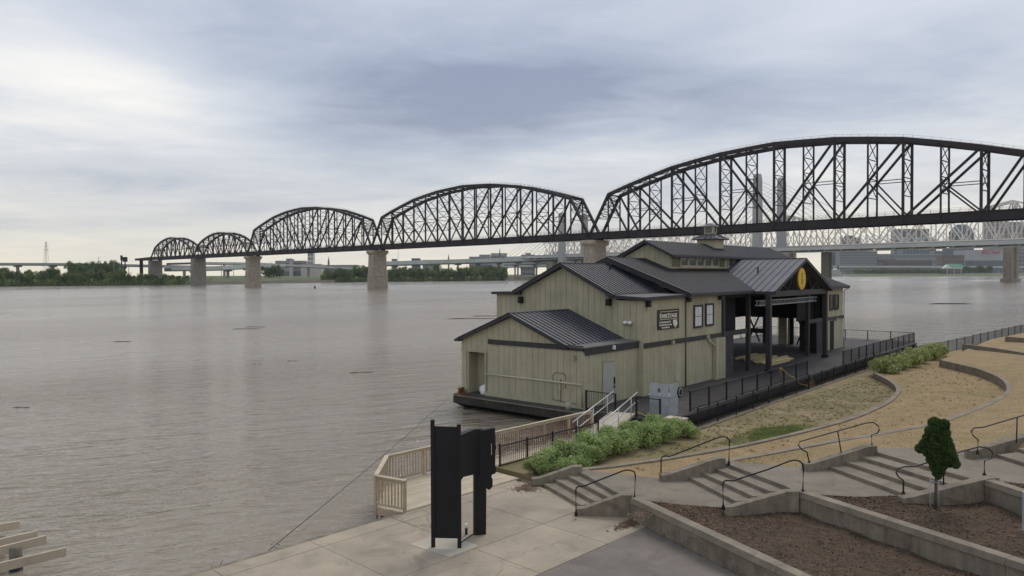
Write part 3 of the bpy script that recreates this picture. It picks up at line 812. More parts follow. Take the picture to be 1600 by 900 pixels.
# ------------------------------------------------------------------ timber boardwalk with railing
bw = empty('timber_boardwalk', Q(15, -20, .6), 'pale timber boardwalk with baluster railing over the water', 'boardwalk')
A_END = 28.75
bpitch = .145
nb = int(3.2 / bpitch)
for i in range(nb + 1):
    b0 = -22.35 + i * bpitch
    if b0 + bpitch > -19.2: break
    # start of the board along the chamfered end
    bc = b0 + bpitch / 2
    if bc < -20.4: a0 = 14.5 + (bc + 20.4) / (-22.35 + 20.4) * 1.9
    else: a0 = 14.5 + (bc + 20.4) / 1.2 * .3
    a1 = A_END if bc < -21.0 else 20.35
    # boards come in lengths
    cuts = [a0] + [c for c in (a0 + 3.6 + (i % 3) * .8, a0 + 7.4 + (i % 2) * .9, a0 + 11) if c < a1 - .6] + [a1]
    for c0, c1 in zip(cuts[:-1], cuts[1:]):
        zt = .6 + random.uniform(-.004, .004)
        piece('deck_board', Q(c0 + .004, bc, zt - .02), Q(c1 - .004, bc, zt - .02), bpitch - .012, .04, M_['wooddeck'], bw)
ends = [(14.8, -19.22), (14.5, -20.4), (16.38, -22.33)]
def rail_run(p, q, first=True, last=True, red=None):
    P, R = Q(p[0], p[1], 0), Q(q[0], q[1], 0)
    L = (R - P).length; d = (R - P) / L
    Z = Vector((0, 0, 1))
    np_ = max(1, round(L / 1.85))
    for k in range(np_ + 1):
        if (k == 0 and not first) or (k == np_ and not last): continue
        c = P + d * (L * k / np_)
        piece('railing_post', c + Z * .0, c + Z * 1.62, .09, .09, M_['wood'], bw, up=d)
    nn = int(L / .135)
    for k in range(1, nn):
        c = P + d * (L * k / nn)
        if min(abs(L * k / nn - L * j / np_) for j in range(np_ + 1)) < .07: continue
        mt = 'wood_backlit_dirty' if (red is not None and L * k / nn > red) else 'wood'  # far stretch takes the colour darkened for backlight and dirt
        piece('baluster', c + Z * .70, c + Z * 1.58, .04, .04, M_[mt], bw, up=d)
    mt = 'wood'
    piece('top_rail', P - d * .06 + Z * 1.655, R + d * .06 + Z * 1.655, .15, .04, M_['wooddeck'], bw)
    piece('upper_rail', P + Z * 1.57, R + Z * 1.57, .045, .09, M_['wood'], bw)
    piece('lower_rail', P + Z * .72, R + Z * .72, .045, .09, M_['wood'], bw)
    piece('fascia_board', P + Z * .46, R + Z * .46, .045, .23, M_['wood'], bw)
rail_run(ends[0], ends[1])
rail_run(ends[1], ends[2], first=False)
rail_run(ends[2], (A_END, -22.33), first=False, red=5.5)
piece('fascia_board', Q(20.4, -21.03, .46), Q(A_END, -21.03, .46), .045, .2, M_['wood'], bw)
for a in (15.0, 17, 19, 21, 23, 25, 27):
    for b in (-22.1, -19.6 if a < 20 else -21.2):
        if a < 16.2 and b < -22: b = -20.6
        MB().tube([Q(a, b, -3), Q(a, b, .42)], .14, 10).build('pile', M_['timber'], bw, True)
    piece('joist', Q(max(a, 15), -22.2 if a > 16.3 else -20.6, .42), Q(max(a, 15), -19.4 if a < 20 else -21.1, .42), .06, .22, M_['timber'], bw)

# black picket fence in front of the shrubs
def picket_fence(P, R, h, label, post_step, pick_step, group, zb=.0, post_over=.08, pw=.016, m='blackfence', tilt=0):
    L = (R - P).length; d = (R - P) / L
    Z = Vector((0, 0, 1))
    r = empty('picket_fence', P, label, 'fence', group)
    n = max(1, round(L / post_step))
    for k in range(n + 1):
        c = P.lerp(R, k / n)
        piece('post', c - Z * .2, c + Z * (h + post_over), .06, .06, M_[m], r, up=d)
    for zz_ in (.12 + zb, h - .02):
        piece('rail', P + Z * zz_, R + Z * zz_, .035, .04, M_[m], r)
    k = int(L / pick_step)
    for i in range(1, k):
        c = P.lerp(R, i / k)
        piece('picket', c + Z * (.10 + zb), c + Z * h, pw, pw, M_[m], r, up=d)
    return r
picket_fence(Q(20.75, -20.75, .62), Q(27.2, -20.75, .62), .92, 'short black picket fence between the boardwalk and the shrubs', 1.45, .115, None)
picket_fence(B(-.2, -7.0, .62), B(15.6, -7.0, .62), 1.08, 'nearer half of the black fence between the worn lawn and the barge', 2.4, .13, None)
picket_fence(B(15.6, -7.0, .62), B(31, -7.0, .62), 1.08, 'farther half of the black fence between the worn lawn and the barge', 2.4, .13, None)
rl = [p.copy() for p in right_line]
for p in rl: p.z = .85
s_ = B(31, -7.0, .62)
picket_fence(s_, rl[0], 1.1, 'black riverside fence behind the clipped hedge', 2.4, .14, None)
picket_fence(rl[0], rl[1] + Vector((0, 0, .15)), 1.12, 'black riverside fence right of the clipped hedge', 2.4, .14, None)
picket_fence(rl[1] + Vector((0, 0, .15)), rl[2] + rd * 8 + Vector((0, 0, .5)), 1.15, 'black riverside fence running out at the right edge', 2.4, .14, None)
MB().prism([B(-.3, -7.15), B(31, -7.15), B(31, -6.9), B(-.3, -6.9)], .4, .76).build('fence_kerb', M_['step']).update_tag()
tag(bpy.data.objects['fence_kerb'], 'low concrete kerb under the black fence by the barge', 'kerb')

# ------------------------------------------------------------------ shrubs and evergreen
def leaf_mesh(name, n, rx, ry, rz, leaf, mname, clumps=14, seed=1, dome=True, upright=.3, shell=False):
    rnd = random.Random(seed)
    m = MB()
    cs = []
    for _ in range(clumps):
        a = rnd.uniform(0, 2 * math.pi); q = rnd.random() ** .5 * .72
        zz_ = rnd.uniform(.25, .80) if dome else rnd.uniform(-.6, .6)
        k = math.sqrt(max(0.05, 1 - (zz_ if dome else abs(zz_)) ** 2 * .8))
        cs.append((Vector((math.cos(a) * q * k, math.sin(a) * q * k, zz_)), rnd.uniform(.20, .40)))
    for _ in range(n):
        c, r = rnd.choice(cs)
        d = Vector((rnd.gauss(0, 1), rnd.gauss(0, 1), rnd.gauss(0, 1))).normalized()
        p = c + d * r * rnd.uniform(.55, 1.05)
        if dome and p.z < 0: p.z = abs(p.z) * .6
        p = Vector((p.x * rx, p.y * ry, p.z * rz))
        nrm_ = (d + Vector((0, 0, upright)) + Vector((rnd.gauss(0, .5), rnd.gauss(0, .5), rnd.gauss(0, .5)))).normalized()
        t = nrm_.cross(Vector((rnd.gauss(0, 1), rnd.gauss(0, 1), rnd.gauss(0, 1)))).normalized()
        s = nrm_.cross(t)
        L_ = leaf * rnd.uniform(.6, 1.3); W_ = L_ * .45
        m.add([p - t * L_, p + s * W_, p + t * L_, p - s * W_], [(0, 1, 2, 3)])
    me = bpy.data.meshes.new(name); me.from_pydata(m.v, [], m.f); me.materials.append(M_[mname])
    return me
shrub_me = [leaf_mesh('foliage', 5200, 1, 1, 1, .055, 'leaf', 26, s_) for s_ in (1, 2, 3)]
hedge_me = [leaf_mesh('foliage', 4200, 1, 1, 1, .065, 'hedge', 24, s_) for s_ in (5, 6)]
stem_me = {}
def stems(mn, seed):
    rnd = random.Random(seed); m = MB()
    for _ in range(12):
        a = rnd.uniform(0, 6.28); q = rnd.uniform(.2, .7)
        m.tube([(0.1 * math.cos(a), .1 * math.sin(a), 0), (math.cos(a) * q * .6, math.sin(a) * q * .6, .45), (math.cos(a) * q, math.sin(a) * q, .8)], [.02, .014, .006], 5)
    return m.mesh('stems', M_[mn])
stem_mesh = stems('bark', 3)
def shrub(p, rx, ry, rz, label, group, me, rot):
    r = empty('shrub', p, label, 'shrub', group)
    M = Matrix.Translation(p) @ Matrix.Rotation(rot, 4, 'Z') @ Matrix.Diagonal((rx, ry, rz, 1))
    attach(bpy.data.objects.new('foliage', me), M, r)
    attach(bpy.data.objects.new('stems', stem_mesh), M, r)
SH = [(838, 742, .62, .75), (856, 732, .72, .85), (880, 741, .6, .62), (884, 722, .8, .95), (912, 726, .8, .9), (918, 707, .75, 1.0), (945, 716, .85, 1.0), (952, 700, .75, 1.0), (975, 708, .85, 1.05), (985, 693, .75, 1.1), (1008, 699, .85, 1.15), (1020, 685, .75, 1.15), (1040, 691, .8, 1.0), (1058, 683, .72, .95), (1076, 684, .62, .75), (900, 735, .6, .6), (930, 722, .6, .65)]
for i, (x, y, r_, h_) in enumerate(SH):
    p = PZ(x, y, .68)
    where = 'leftmost light green shrub at the end of the boardwalk' if i == 0 else ('rightmost light green shrub by the small grey box' if i == 14 else 'light green leafy shrub in the row behind the lowest steps')
    shrub(p, r_ * 1.05, r_ * 1.05, h_ * .95, where, 'light green shrubs behind the steps', shrub_me[i % 3], i * 1.3)
HD = [(1384, 582, 1.25, .95), (1402, 577, 1.2, .95), (1418, 573, 1.2, 1.0), (1434, 567, 1.25, 1.05), (1450, 562, 1.3, 1.05), (1464, 557, 1.2, 1.0), (1372, 580, .9, .8)]
for i, (x, y, r_, h_) in enumerate(HD):
    p = PZ(x, y, 1.05)
    shrub(p, r_, r_, h_ * 1.15, 'rounded bush in the clipped hedge beside the riverside fence', 'clipped hedge by the riverside fence', hedge_me[i % 2], i * 2.1)
# small evergreen with a lopsided crown
tp = PZ(1461, 795, 1.62)
ev = empty('evergreen_tree', tp, 'small lopsided dark evergreen tree tied to stakes in the mulch', 'tree')
TZ = tp.y
s_px = TZ / FPX
MB().tube([tp, tp + Vector((.02, 0, .5)), tp + Vector((.02, 0, 1.2)), tp + Vector((.05, 0, 1.9))], [.045, .04, .032, .015], 8).build('trunk', M_['bark'], ev, True)
rnd = random.Random(11)
blobs = [(1460, 661, 9), (1474, 664, 9), (1467, 664, 9), (1457, 675, 11), (1473, 676, 11), (1451, 686, 9), (1465, 688, 14), (1478, 689, 9), (1437, 701, 7), (1445, 694, 8), (1457, 702, 12), (1474, 703, 13), (1485, 706, 8), (1448, 706, 7), (1459, 717, 11), (1474, 717, 11), (1488, 719, 9), (1493, 725, 7), (1462, 729, 9), (1471, 730, 7), (1464, 739, 7), (1466, 744, 5), (1469, 697, 16), (1462, 695, 15), (1467, 712, 15), (1480, 712, 11), (1466, 676, 13), (1465, 725, 11), (1467, 670, 11), (1455, 695, 12), (1478, 698, 12), (1482, 712, 12), (1452, 701, 10), (1470, 722, 12), (1484, 720, 10), (1467, 735, 9)]
m = MB()
for (bx, by, br) in blobs:
    c = PY(bx, by, TZ + rnd.uniform(-.12, .12)); R_ = br * s_px
    for _ in range(int(3200 * (br / 15) ** 2)):
        d = Vector((rnd.gauss(0, 1), rnd.gauss(0, 1), rnd.gauss(0, 1))).normalized()
        p = c + d * R_ * rnd.uniform(.72, 1.05)
        t = (d * .5 + Vector((0, 0, .9)) + Vector((rnd.gauss(0, .4), rnd.gauss(0, .4), rnd.gauss(0, .4)))).normalized()
        s = t.cross(Vector((rnd.gauss(0, 1), rnd.gauss(0, 1), rnd.gauss(0, 1)))).normalized()
        L_ = rnd.uniform(.022, .042)
        m.add([p - t * L_, p + s * L_ * .4, p + t * L_, p - s * L_ * .4], [(0, 1, 2, 3)])
me = bpy.data.meshes.new('crown'); me.from_pydata(m.v, [], m.f); me.materials.append(M_['ever'])
attach(bpy.data.objects.new('crown', me), Matrix.Identity(4), ev)
for dx_ in (-.11, .12):
    q = tp + Vector((dx_, .05, -.05))
    MB().tube([q, q + Vector((0, 0, .95))], .022, 6).build('stake', M_['galv'], ev, True)
for hz_, mm in ((.32, 'greenlawn'), (.78, 'galv')):
    MB().tube([tp + Vector((.12 * math.cos(k * .785), .09 * math.sin(k * .785) + .03, hz_)) for k in range(9)], .012, 5).build('tie', M_[mm], ev)

# half-sunk joists and a post at the lower left, mooring line, drift
dock_px = [((-60, 828), (31, 814.5)), ((-60, 856), (58, 829.5)), ((-60, 870), (72, 837)), ((-60, 894), (103, 856))]
dk = empty('dock_frame', PZ(25, 880, 0), 'half sunken timber dock frame at the lower left corner', 'dock')
for (a, b) in dock_px:
    A, Bq = PZ(*a, .55), PZ(*b, .55)
    piece('joist', A - Vector((0, 0, .11)), Bq - Vector((0, 0, .11)), .09, .25, M_['wooddeck'], dk)
pp = PZ(25, 891, 0.0)
MB().tube([pp - Vector((0, 0, 2)), pp + Vector((0, 0, .22))], [.17, .17], 12).build('post_foot', M_['black'], dk, True)
MB().tube([pp + Vector((0, 0, .02)), pp + Vector((0, 0, .66))], [.165, .16], 12).build('post', M_['timber'], dk, True)
pp2 = PZ(-2, 866, 0)
MB().tube([pp2 - Vector((0, 0, 2)), pp2 + Vector((0, 0, .5))], [.17, .17], 12).build('post', M_['timber'], dk, True)
A = B(-1.0, 9.9, .45); Bq = PZ(405, 872, .35)
pts = [A.lerp(Bq, t / 24) - Vector((0, 0, .10 * 4 * (t / 24) * (1 - t / 24))) for t in range(25)]
tag(MB().tube(pts, .012, 5).build('mooring_line', M_['black']), 'thin dark mooring cable running from the quay to the barge bow', 'cable')
mb = PZ(412, 873, .61)
def drift(px, L, ang, r, label):
    p = PZ(px[0], px[1], -0.01); L *= .72; r *= .5; d = Vector((math.cos(ang), math.sin(ang), 0))
    pts_ = [p + d * L * (k / 5 - .5) + Vector((0, 0, .02 * math.sin(k * 2.0))) + Vector((-d.y, d.x, 0)) * .04 * L * math.sin(k * 1.3) for k in range(6)]
    tag(MB().tube(pts_, [r * .5, r, r * 1.1, r, r * .8, r * .3], 6).build('drift_log', M_['drift'], None, True), label, 'driftwood', 'driftwood on the river')
drift((566, 582), 3.0, .25, .10, 'long floating log in mid river left of the barge')
drift((35, 637), 1.5, .1, .09, 'floating log near the left edge of the river')
drift((192, 534), 3.2, .1, .16, 'small dark log floating far out on the left')
drift((385, 514), 6.0, .2, .16, 'thin driftwood floating below the second pier')
drift((400, 511), 5.0, -.1, .16, 'driftwood clump floating near the second pier reflection')
drift((597, 765), .35, .0, .03, 'short stick floating beside the boardwalk corner')
drift((430, 851), .5, .1, .02, 'twig floating by the mooring cable near the quay')
drift((438, 856), .6, .2, .022, 'thin twig floating right at the quay edge')
drift((526, 818), .5, -.1, .012, 'pale twig floating off the quay')
drift((1485, 475), 16, .05, .5, 'long raft of drift floating at the far right')
drift((740, 498), 14, .1, .25, 'drift line floating left of the barge gable')
drift((760, 494), 8, .1, .25, 'smaller drift line floating left of the barge gable')
drift((725, 546), 1.2, .2, .1, 'dark log floating beside the left wall of the barge')
drift((457, 564), 1.5, .3, .08, 'small stick floating in mid river')
drift((403, 569), 1.2, .3, .06, 'small stick floating in the left half of the river')
bp_ = PZ(341, 888, .05)
br = empty('snagged_branch', bp_, 'dark forked branch snagged at the quay corner', 'branch')
MB().tube([bp_ + Vector((-.22, 0, -.05)), bp_, bp_ + Vector((.12, .05, .22))], [.012, .014, .005], 5).build('branch_limb', M_['black'], br)
MB().tube([bp_ + Vector((-.1, 0, -.02)), bp_ + Vector((-.24, .05, .08))], [.012, .004], 5).build('branch_fork', M_['black'], br)
# bluish post at the right edge
bpz = PZ(1600.5, 833, 1.62)
sp_ = empty('marker_post', bpz, 'pale blue marker post cut by the right edge of the picture', 'post')
piece('post_shaft', bpz, bpz + Vector((0, 0, 1.05)), .075, .075, M_['galv'], sp_)
piece('post_cap', bpz + Vector((0, 0, 1.05)), bpz + Vector((0, 0, 1.08)), .09, .09, M_['galv'], sp_)

# dirt and leaf litter swept against the walls
def litter(px, z, n, sx, sy, label):
    c = PZ(*px, z); m = MB(); r_ = random.Random(int(px[0]))
    for _ in range(n):
        q = c + E1 * r_.gauss(0, sx) + E2 * r_.gauss(0, sy) + Vector((0, 0, .008 + r_.random() * .012))
        a = r_.uniform(0, 6.28); L_ = r_.uniform(.015, .05)
        d = Vector((math.cos(a), math.sin(a), r_.uniform(-.2, .2))) * L_; s2_ = Vector((-d.y, d.x, 0)) * .5
        m.add([q - d - s2_, q + d - s2_, q + d + s2_, q - d + s2_], [(0, 1, 2, 3)])
    tag(m.build('leaf_litter', M_['chip']), label, 'litter', kind='stuff')
litter((826, 762), .6, 420, .30, .22, 'dark dirt and litter at the foot of the lowest cheek wall')
litter((985, 818), .6, 320, .35, .12, 'dark litter at the foot of the long retaining wall')
litter((1010, 800), 1.12, 200, .5, .2, 'loose bark at the corner of the mulch bed')
litter((1270, 885), .6, 260, .8, .2, 'leaf litter along the asphalt beside the wall')
# ------------------------------------------------------------------ the stage barge
ZV = Vector((0, 0, 1))
bg = empty('stage_barge', B(0, 0, 0), 'green sided stage building with dark metal roofs on a moored barge', 'barge')
def strip_hull(outline_top, outline_bot, z1, z0):
    n = len(outline_top)
    m = MB()
    m.add([p + ZV * z0 for p in outline_bot] + [p + ZV * z1 for p in outline_top],
          [tuple(range(n))[::-1], tuple(range(n, 2 * n))] + [(i, (i + 1) % n, n + (i + 1) % n, n + i) for i in range(n)])
    return m
top = [B(-1.05, 9.25), B(-1.05, -.6), B(-.3, -.6), B(-.3, -5.0), B(55, -5.0), B(55, 12.0), B(4, 12.0)]
bot = [B(1.9, 8.9), B(1.9, -.2), B(1.9, -.4), B(1.9, -4.0), B(53, -4.0), B(53, 11.0), B(5, 11.0)]
hull = strip_hull(top, top, DK - .03, .36).build('hull', M_['hull'], bg)
strip_hull(top, bot, .36, -.9).build('hull_bottom', M_['inner'], hull)
deck = MB().prism([p - (p - B(25, 3)).normalized() * .02 for p in top], DK - .03, DK).build('deck', M_['deckdark'], bg)
piece('rub_rail', B(-1.08, 9.25, DK - .02), B(-1.08, -.6, DK - .02), .06, .05, M_['conc'], hull)
piece('deck_edge', B(-.3, -5.03, DK - .06), B(55, -5.03, DK - .06), .05, .12, M_['flat'], hull)
piece('fender_beam', B(-.3, -5.05, .45), B(55, -5.05, .45), .08, .22, M_['black'], hull)
for k in range(12):
    u_ = 2.5 + 4.6 * k
    piece('bracket', B(u_, -5.1, .15), B(u_, -5.1, DK - .1), .12, .12, M_['black'], hull)

def wall_boards(wall, origin, dirv, nv, s0, s1, zb, zt, pitch=.445, gap=.022, holes=(), th=.035, m='siding'):
    """vertical siding boards, each cut to the roof line"""
    n = max(1, round((s1 - s0) / pitch)); p = (s1 - s0) / n
    for i in range(n):
        a, b = s0 + i * p + gap / 2, s0 + (i + 1) * p - gap / 2
        spans = [(zb, None)]
        mid = (a + b) / 2
        for (h0, h1, hz0, hz1) in holes:
            if h0 - .05 < mid < h1 + .05:
                spans = []
                if hz0 > zb + .15: spans.append((zb, hz0))
                spans.append((hz1, None))
        for (c0, c1) in spans:
            za = zt(a) if c1 is None else c1
            zb_ = zt(b) if c1 is None else c1
            if max(za, zb_) - c0 < .05: continue
            P = lambda s, z, o: origin + dirv * s + nv * o + ZV * z
            MB().hexa([P(a, c0, 0), P(b, c0, 0), P(b, c0, th), P(a, c0, th), P(a, za, 0), P(b, zb_, 0), P(b, zb_, th), P(a, za, th)]).build('board', M_[m], wall)
def wall_back(name, pts, th, nv, m='siding'):
    n = len(pts)
    mb_ = MB().add([p for p in pts] + [p - nv * th for p in pts], [tuple(range(n)), tuple(range(n, 2 * n))[::-1]] + [(i, (i + 1) % n, n + (i + 1) % n, n + i) for i in range(n)])
    return mb_.build(name, M_[m], bg)
def roof(name, e0, e1, r1, r0, nse, th=.14, m='roof', ms='seam', sw=.13, sh=.05, fascia=True, parent=None):
    """a roof slope: eave e0-e1, ridge r0-r1, standing seams from eave to ridge"""
    n = (e1 - e0).cross(r0 - e0).normalized()
    if n.z < 0: n = -n
    o = MB().hexa([e0 - n * th, e1 - n * th, r1 - n * th, r0 - n * th, e0, e1, r1, r0]).build(name, M_[m], parent or bg)
    for k in range(nse + 1):
        t = k / nse
        a, b = e0.lerp(e1, t), r0.lerp(r1, t)
        piece('seam', a + n * sh / 2, b + n * sh / 2, sw, sh, M_[ms], o, up=n)
    return o
U_, V_ = BU, BV
nE, nS = -BU, -BV            # outward normals of end walls and of the landward walls

# --- small block at the bow
zt1 = lambda v: 4.12 if v < 1.35 else (4.25 + (v - 1.35) / 3.9 * 1.58 if v < 5.25 else 4.25 + (9.5 - v) / 4.25 * 1.58)
w1 = wall_back('wall', [B(.03, 0, DK), B(.03, 7.42, DK), B(.03, 7.42, 3.5), B(.03, 8.88, 3.5), B(.03, 8.88, DK), B(.03, 9.5, DK), B(.03, 9.5, 4.22), B(.03, 5.25, 5.8), B(.03, 1.35, 4.22), B(.03, 0, 4.1)], .12, nE)
wall_boards(w1, B(.0, 0) , BV, nE, 0, 9.5, DK + .12, zt1, holes=[(7.44, 8.86, DK, 3.52)])
piece('base_board', B(-.05, 0, DK + .10), B(-.05, 7.4, DK + .10), .05, .22, M_['siding'], w1)
for vv in (7.40, 8.90):
    piece('door_jamb', B(-.045, vv, DK), B(-.045, vv, 3.55), .05, .10, M_['siding'], w1, up=BV)
piece('door_head', B(-.045, 7.35, 3.56), B(-.045, 8.95, 3.56), .05, .10, M_['siding'], w1)
piece('recess_wall', B(.9, 6.9, 2.2), B(.9, 9.4, 2.2), .08, 2.7, M_['siding'], w1)
piece('recess_side', B(.07, 8.95, 2.2), B(.9, 8.95, 2.2), .06, 2.7, M_['siding'], w1)
piece('recess_side', B(.07, 7.30, 2.2), B(.9, 7.30, 2.2), .06, 2.7, M_['inner'], w1)
piece('inner_door', B(.83, 7.4, 2.1), B(.83, 8.2, 2.1), .05, 2.4, M_['trim'], w1)
piece('trim_band', B(-.065, -.03, 4.24), B(-.065, 7.15, 4.24), .06, .29, M_['trim'], w1)
w1s = wall_back('wall', [B(0, -.03, DK), B(5.7, -.03, DK), B(5.7, -.03, 4.1), B(0, -.03, 4.1)], .12, nS)
wall_boards(w1s, B(0, -.03), BU, nS, 0.0, 5.3, DK + .05, lambda s: 4.0, holes=[(1.79, 3.10, DK, 3.32)])
piece('trim_band', B(-.08, -.12, 4.08), B(5.68, -.12, 4.08), .07, .44, M_['trim'], w1s)
dr = MB().box(B(2.45, -.08, (DK + 3.28) / 2), BU * .60, BV * .03, ZV * ((3.28 - DK) / 2)).build('door', M_['door'], bg)
for s in (-1, 1):
    piece('frame', B(2.45 + s * .64, -.09, DK), B(2.45 + s * .64, -.09, 3.34), .05, .07, M_['siding'], dr, up=BU)
piece('frame', B(1.78, -.09, 3.34), B(3.12, -.09, 3.34), .05, .07, M_['siding'], dr)
piece('handle', B(2.93, -.15, 1.95), B(2.93, -.15, 2.35), .04, .08, M_['black'], dr)
piece('lock_plate', B(2.93, -.14, 1.7), B(2.93, -.14, 1.88), .03, .07, M_['black'], dr)
piece('corner_post', B(-.05, -.07, DK), B(-.05, -.07, 4.0), .12, .12, M_['siding'], w1, up=BU)
wl1 = wall_back('wall', [B(0, 9.5, DK), B(5.7, 9.5, DK), B(5.7, 9.5, 4.2), B(0, 9.5, 4.2)], .1, BV)
wall_boards(wl1, B(0, 9.5), BU, BV, 0, 5.7, DK, lambda s: 4.15)
zr1, ze1 = 6.05, 4.38
roof('roof', B(-.28, 1.0, ze1 - .02), B(5.66, 1.0, ze1 - .02), B(5.66, 5.25, zr1), B(-.28, 5.25, zr1), 14)
roof('roof', B(-.28, 9.62, ze1 - .06), B(5.66, 9.62, ze1 - .06), B(5.66, 5.25, zr1), B(-.28, 5.25, zr1), 14)
def fascia(a, b, w=.05, h=.22, m='trim', par=None, name='fascia', up=(0, 0, 1)):
    return piece(name, a, b, w, h, M_[m], par or bg, up)
fascia(B(-.31, 1.0, ze1 - .10), B(-.31, 5.25, zr1 - .08))
fascia(B(-.31, 9.62, ze1 - .14), B(-.31, 5.25, zr1 - .08))
fascia(B(-.28, .97, ze1 - .13), B(5.6, .97, ze1 - .13), h=.16)
piece('gutter', B(-.32, 9.68, ze1 - .12), B(5.6, 9.68, ze1 - .12), .14, .12, M_['trim'], bg)
piece('eave_return', B(-.2, 9.40, 4.22), B(-.2, 9.80, 4.22), .4, .14, M_['trim'], bg)
MB().hexa([B(-.15, -.2, 4.25), B(5.68, -.2, 4.25), B(5.68, 1.6, 4.28), B(-.15, 1.6, 4.28), B(-.15, -.2, 4.31), B(5.68, -.2, 4.31), B(5.68, 1.6, 4.36), B(-.15, 1.6, 4.36)]).build('flat_roof', M_['flat'], bg)
piece('ridge_cap', B(-.3, 5.25, zr1 + .03), B(5.66, 5.25, zr1 + .03), .22, .05, M_['roof'], bg)
MB().tube([B(-.12, .0, 4.05), B(-.12, .0, DK + .1)], .05, 8).build('downspout', M_['siding'], bg, True)
piece('junction_box', B(-.12, .55, 3.55), B(-.12, .55, 3.85), .12, .32, M_['siding'], bg, up=BU)
piece('wall_lamp', B(2.75, -.22, 4.0), B(2.75, -.22, 4.22), .16, .14, M_['white'], bg, up=BU)
# pipe rail, conduit loop
MB().tube([B(-.16, 7.2, 2.24), B(-.16, 3.6, 2.24), B(-.16, -.02, 2.24)], .045, 8).build('pipe_rail', M_['rail_cream'], bg, True)
for vv in (6.9, 4.6, 2.3, .2):
    MB().tube([B(0, vv, 2.24), B(-.16, vv, 2.24)], .02, 6).build('rail_bracket', M_['siding'], bg)
MB().tube([B(-.07, 2.1, 1.15), B(-.07, 2.1, 2.6), B(-.07, 1.95, 2.75), B(-.07, 1.35, 2.75), B(-.07, 1.2, 2.6), B(-.07, 1.2, 1.9)], .016, 6).build('conduit', M_['trim'], bg)
MB().tube([B(-.07, 1.55, 1.1), B(-.07, 1.55, 2.4)], .022, 6).build('conduit', M_['timber'], bg)
MB().tube([B(-.07, .45, 1.1), B(-.07, 2.1, 1.18)], .014, 6).build('conduit', M_['trim'], bg)
piece('outlet_box', B(-.09, 1.55, 1.75), B(-.09, 1.55, 2.1), .1, .22, M_['siding'], bg, up=BU)
MB().tube([B(-.7, .55, DK), B(-.7, .55, DK + .42)], .15, 10).build('vent_stub', M_['siding'], bg, True)

# --- second block
L2, R2 = 11.6, -.4
zt2 = lambda v: 6.74 if v < 1.75 else (6.98 if v > 9.5 else (7.0 + (v - 1.75) / 3.87 * 1.85 if v < 5.62 else 7.15 + (9.5 - v) / 3.88 * 1.70))
w2 = wall_back('wall', [B(5.74, R2, DK), B(5.74, L2, DK), B(5.74, L2, 6.98), B(5.74, 9.5, 6.98), B(5.74, 9.5, 7.15), B(5.74, 5.62, 8.85), B(5.74, 1.75, 7.0), B(5.74, 1.75, 6.75), B(5.74, R2, 6.75)], .12, nE)
wall_boards(w2, B(5.72, 0), BV, nE, R2, L2, DK + .02, zt2)
w2s = wall_back('wall', [B(5.7, R2, DK), B(16.65, R2, DK), B(16.65, R2, 6.9), B(5.7, R2, 6.75)], .12, nS)
WIN = [(12.25, 13.55, 4.68, 6.25), (14.0, 15.25, 4.72, 6.30)]
wall_boards(w2s, B(0, R2), BU, nS, 5.7, 11.05, DK + .04, lambda s: 6.76)
wall_boards(w2s, B(0, R2), BU, nS, 11.15, 16.65, DK + .04, lambda s: 6.95)
piece('trim_band', B(5.74, R2 - .07, 3.98), B(11.02, R2 - .07, 3.98), .06, .31, M_['trim'], w2s)
piece('trim_band', B(11.2, R2 - .07, 3.97), B(16.7, R2 - .07, 3.97), .06, .30, M_['trim'], w2s)
MB().tube([B(11.1, R2 - .09, 6.9), B(11.1, R2 - .09, DK)], .045, 8).build('downspout', M_['timber'], bg, True)
bo = MB().hexa([B(15.15, R2 - .06, DK), B(16.66, R2 - .06, DK), B(16.66, R2 - .32, DK), B(15.15, R2 - .32, DK), B(15.15, R2 - .06, 3.80), B(16.66, R2 - .06, 3.80), B(16.66, R2 - .32, 3.80), B(15.15, R2 - .32, 3.80)]).build('wall_bump_out', M_['siding'], bg)
wall_boards(bo, B(0, R2 - .33), BU, nS, 15.15, 16.66, DK + .02, lambda s: 3.79, th=.02)
piece('leader_pipe', B(14.3, R2 - .12, 3.75), B(15.0, R2 - .3, 3.35), .10, .10, M_['siding'], bg)
piece('wall_lamp', B(14.2, R2 - .18, 3.86), B(14.2, R2 - .18, 4.12), .16, .22, M_['siding'], bg, up=BU)
piece('wall_lamp', B(9.2, R2 - .18, 3.86), B(9.2, R2 - .18, 4.08), .14, .22, M_['siding'], bg, up=BU)
def window(u0, u1, z0, z1, v, cols_=2, rows=2, pane='curtain', frame_m='trim'):
    wn_ = MB().box(B((u0 + u1) / 2, v - .055, (z0 + z1) / 2), BU * ((u1 - u0) / 2 - .02), BV * .015, ZV * ((z1 - z0) / 2 - .02)).build('window', M_['trim'], bg)
    t = .11
    for (a, b) in (((u0, z0 + t / 2), (u1, z0 + t / 2)), ((u0, z1 - t / 2), (u1, z1 - t / 2))):
        piece('frame', B(a[0], v - .09, a[1]), B(b[0], v - .09, b[1]), .10, t, M_[frame_m], wn_)
    for uu in (u0 + t / 2, u1 - t / 2):
        piece('frame', B(uu, v - .09, z0 + t), B(uu, v - .09, z1 - t), .10, t, M_[frame_m], wn_, up=BU)
    pw, ph = (u1 - u0 - 2 * t) / cols_, (z1 - z0 - 2 * t) / rows
    for i in range(cols_):
        for j in range(rows):
            c = B(u0 + t + pw * (i + .5), v - .077, z0 + t + ph * (j + .5))
            MB().box(c, BU * (pw / 2 - .02), BV * .006, ZV * (ph / 2 - .02)).build('pane', M_[pane], wn_)
for wdw in WIN: window(*wdw, R2)
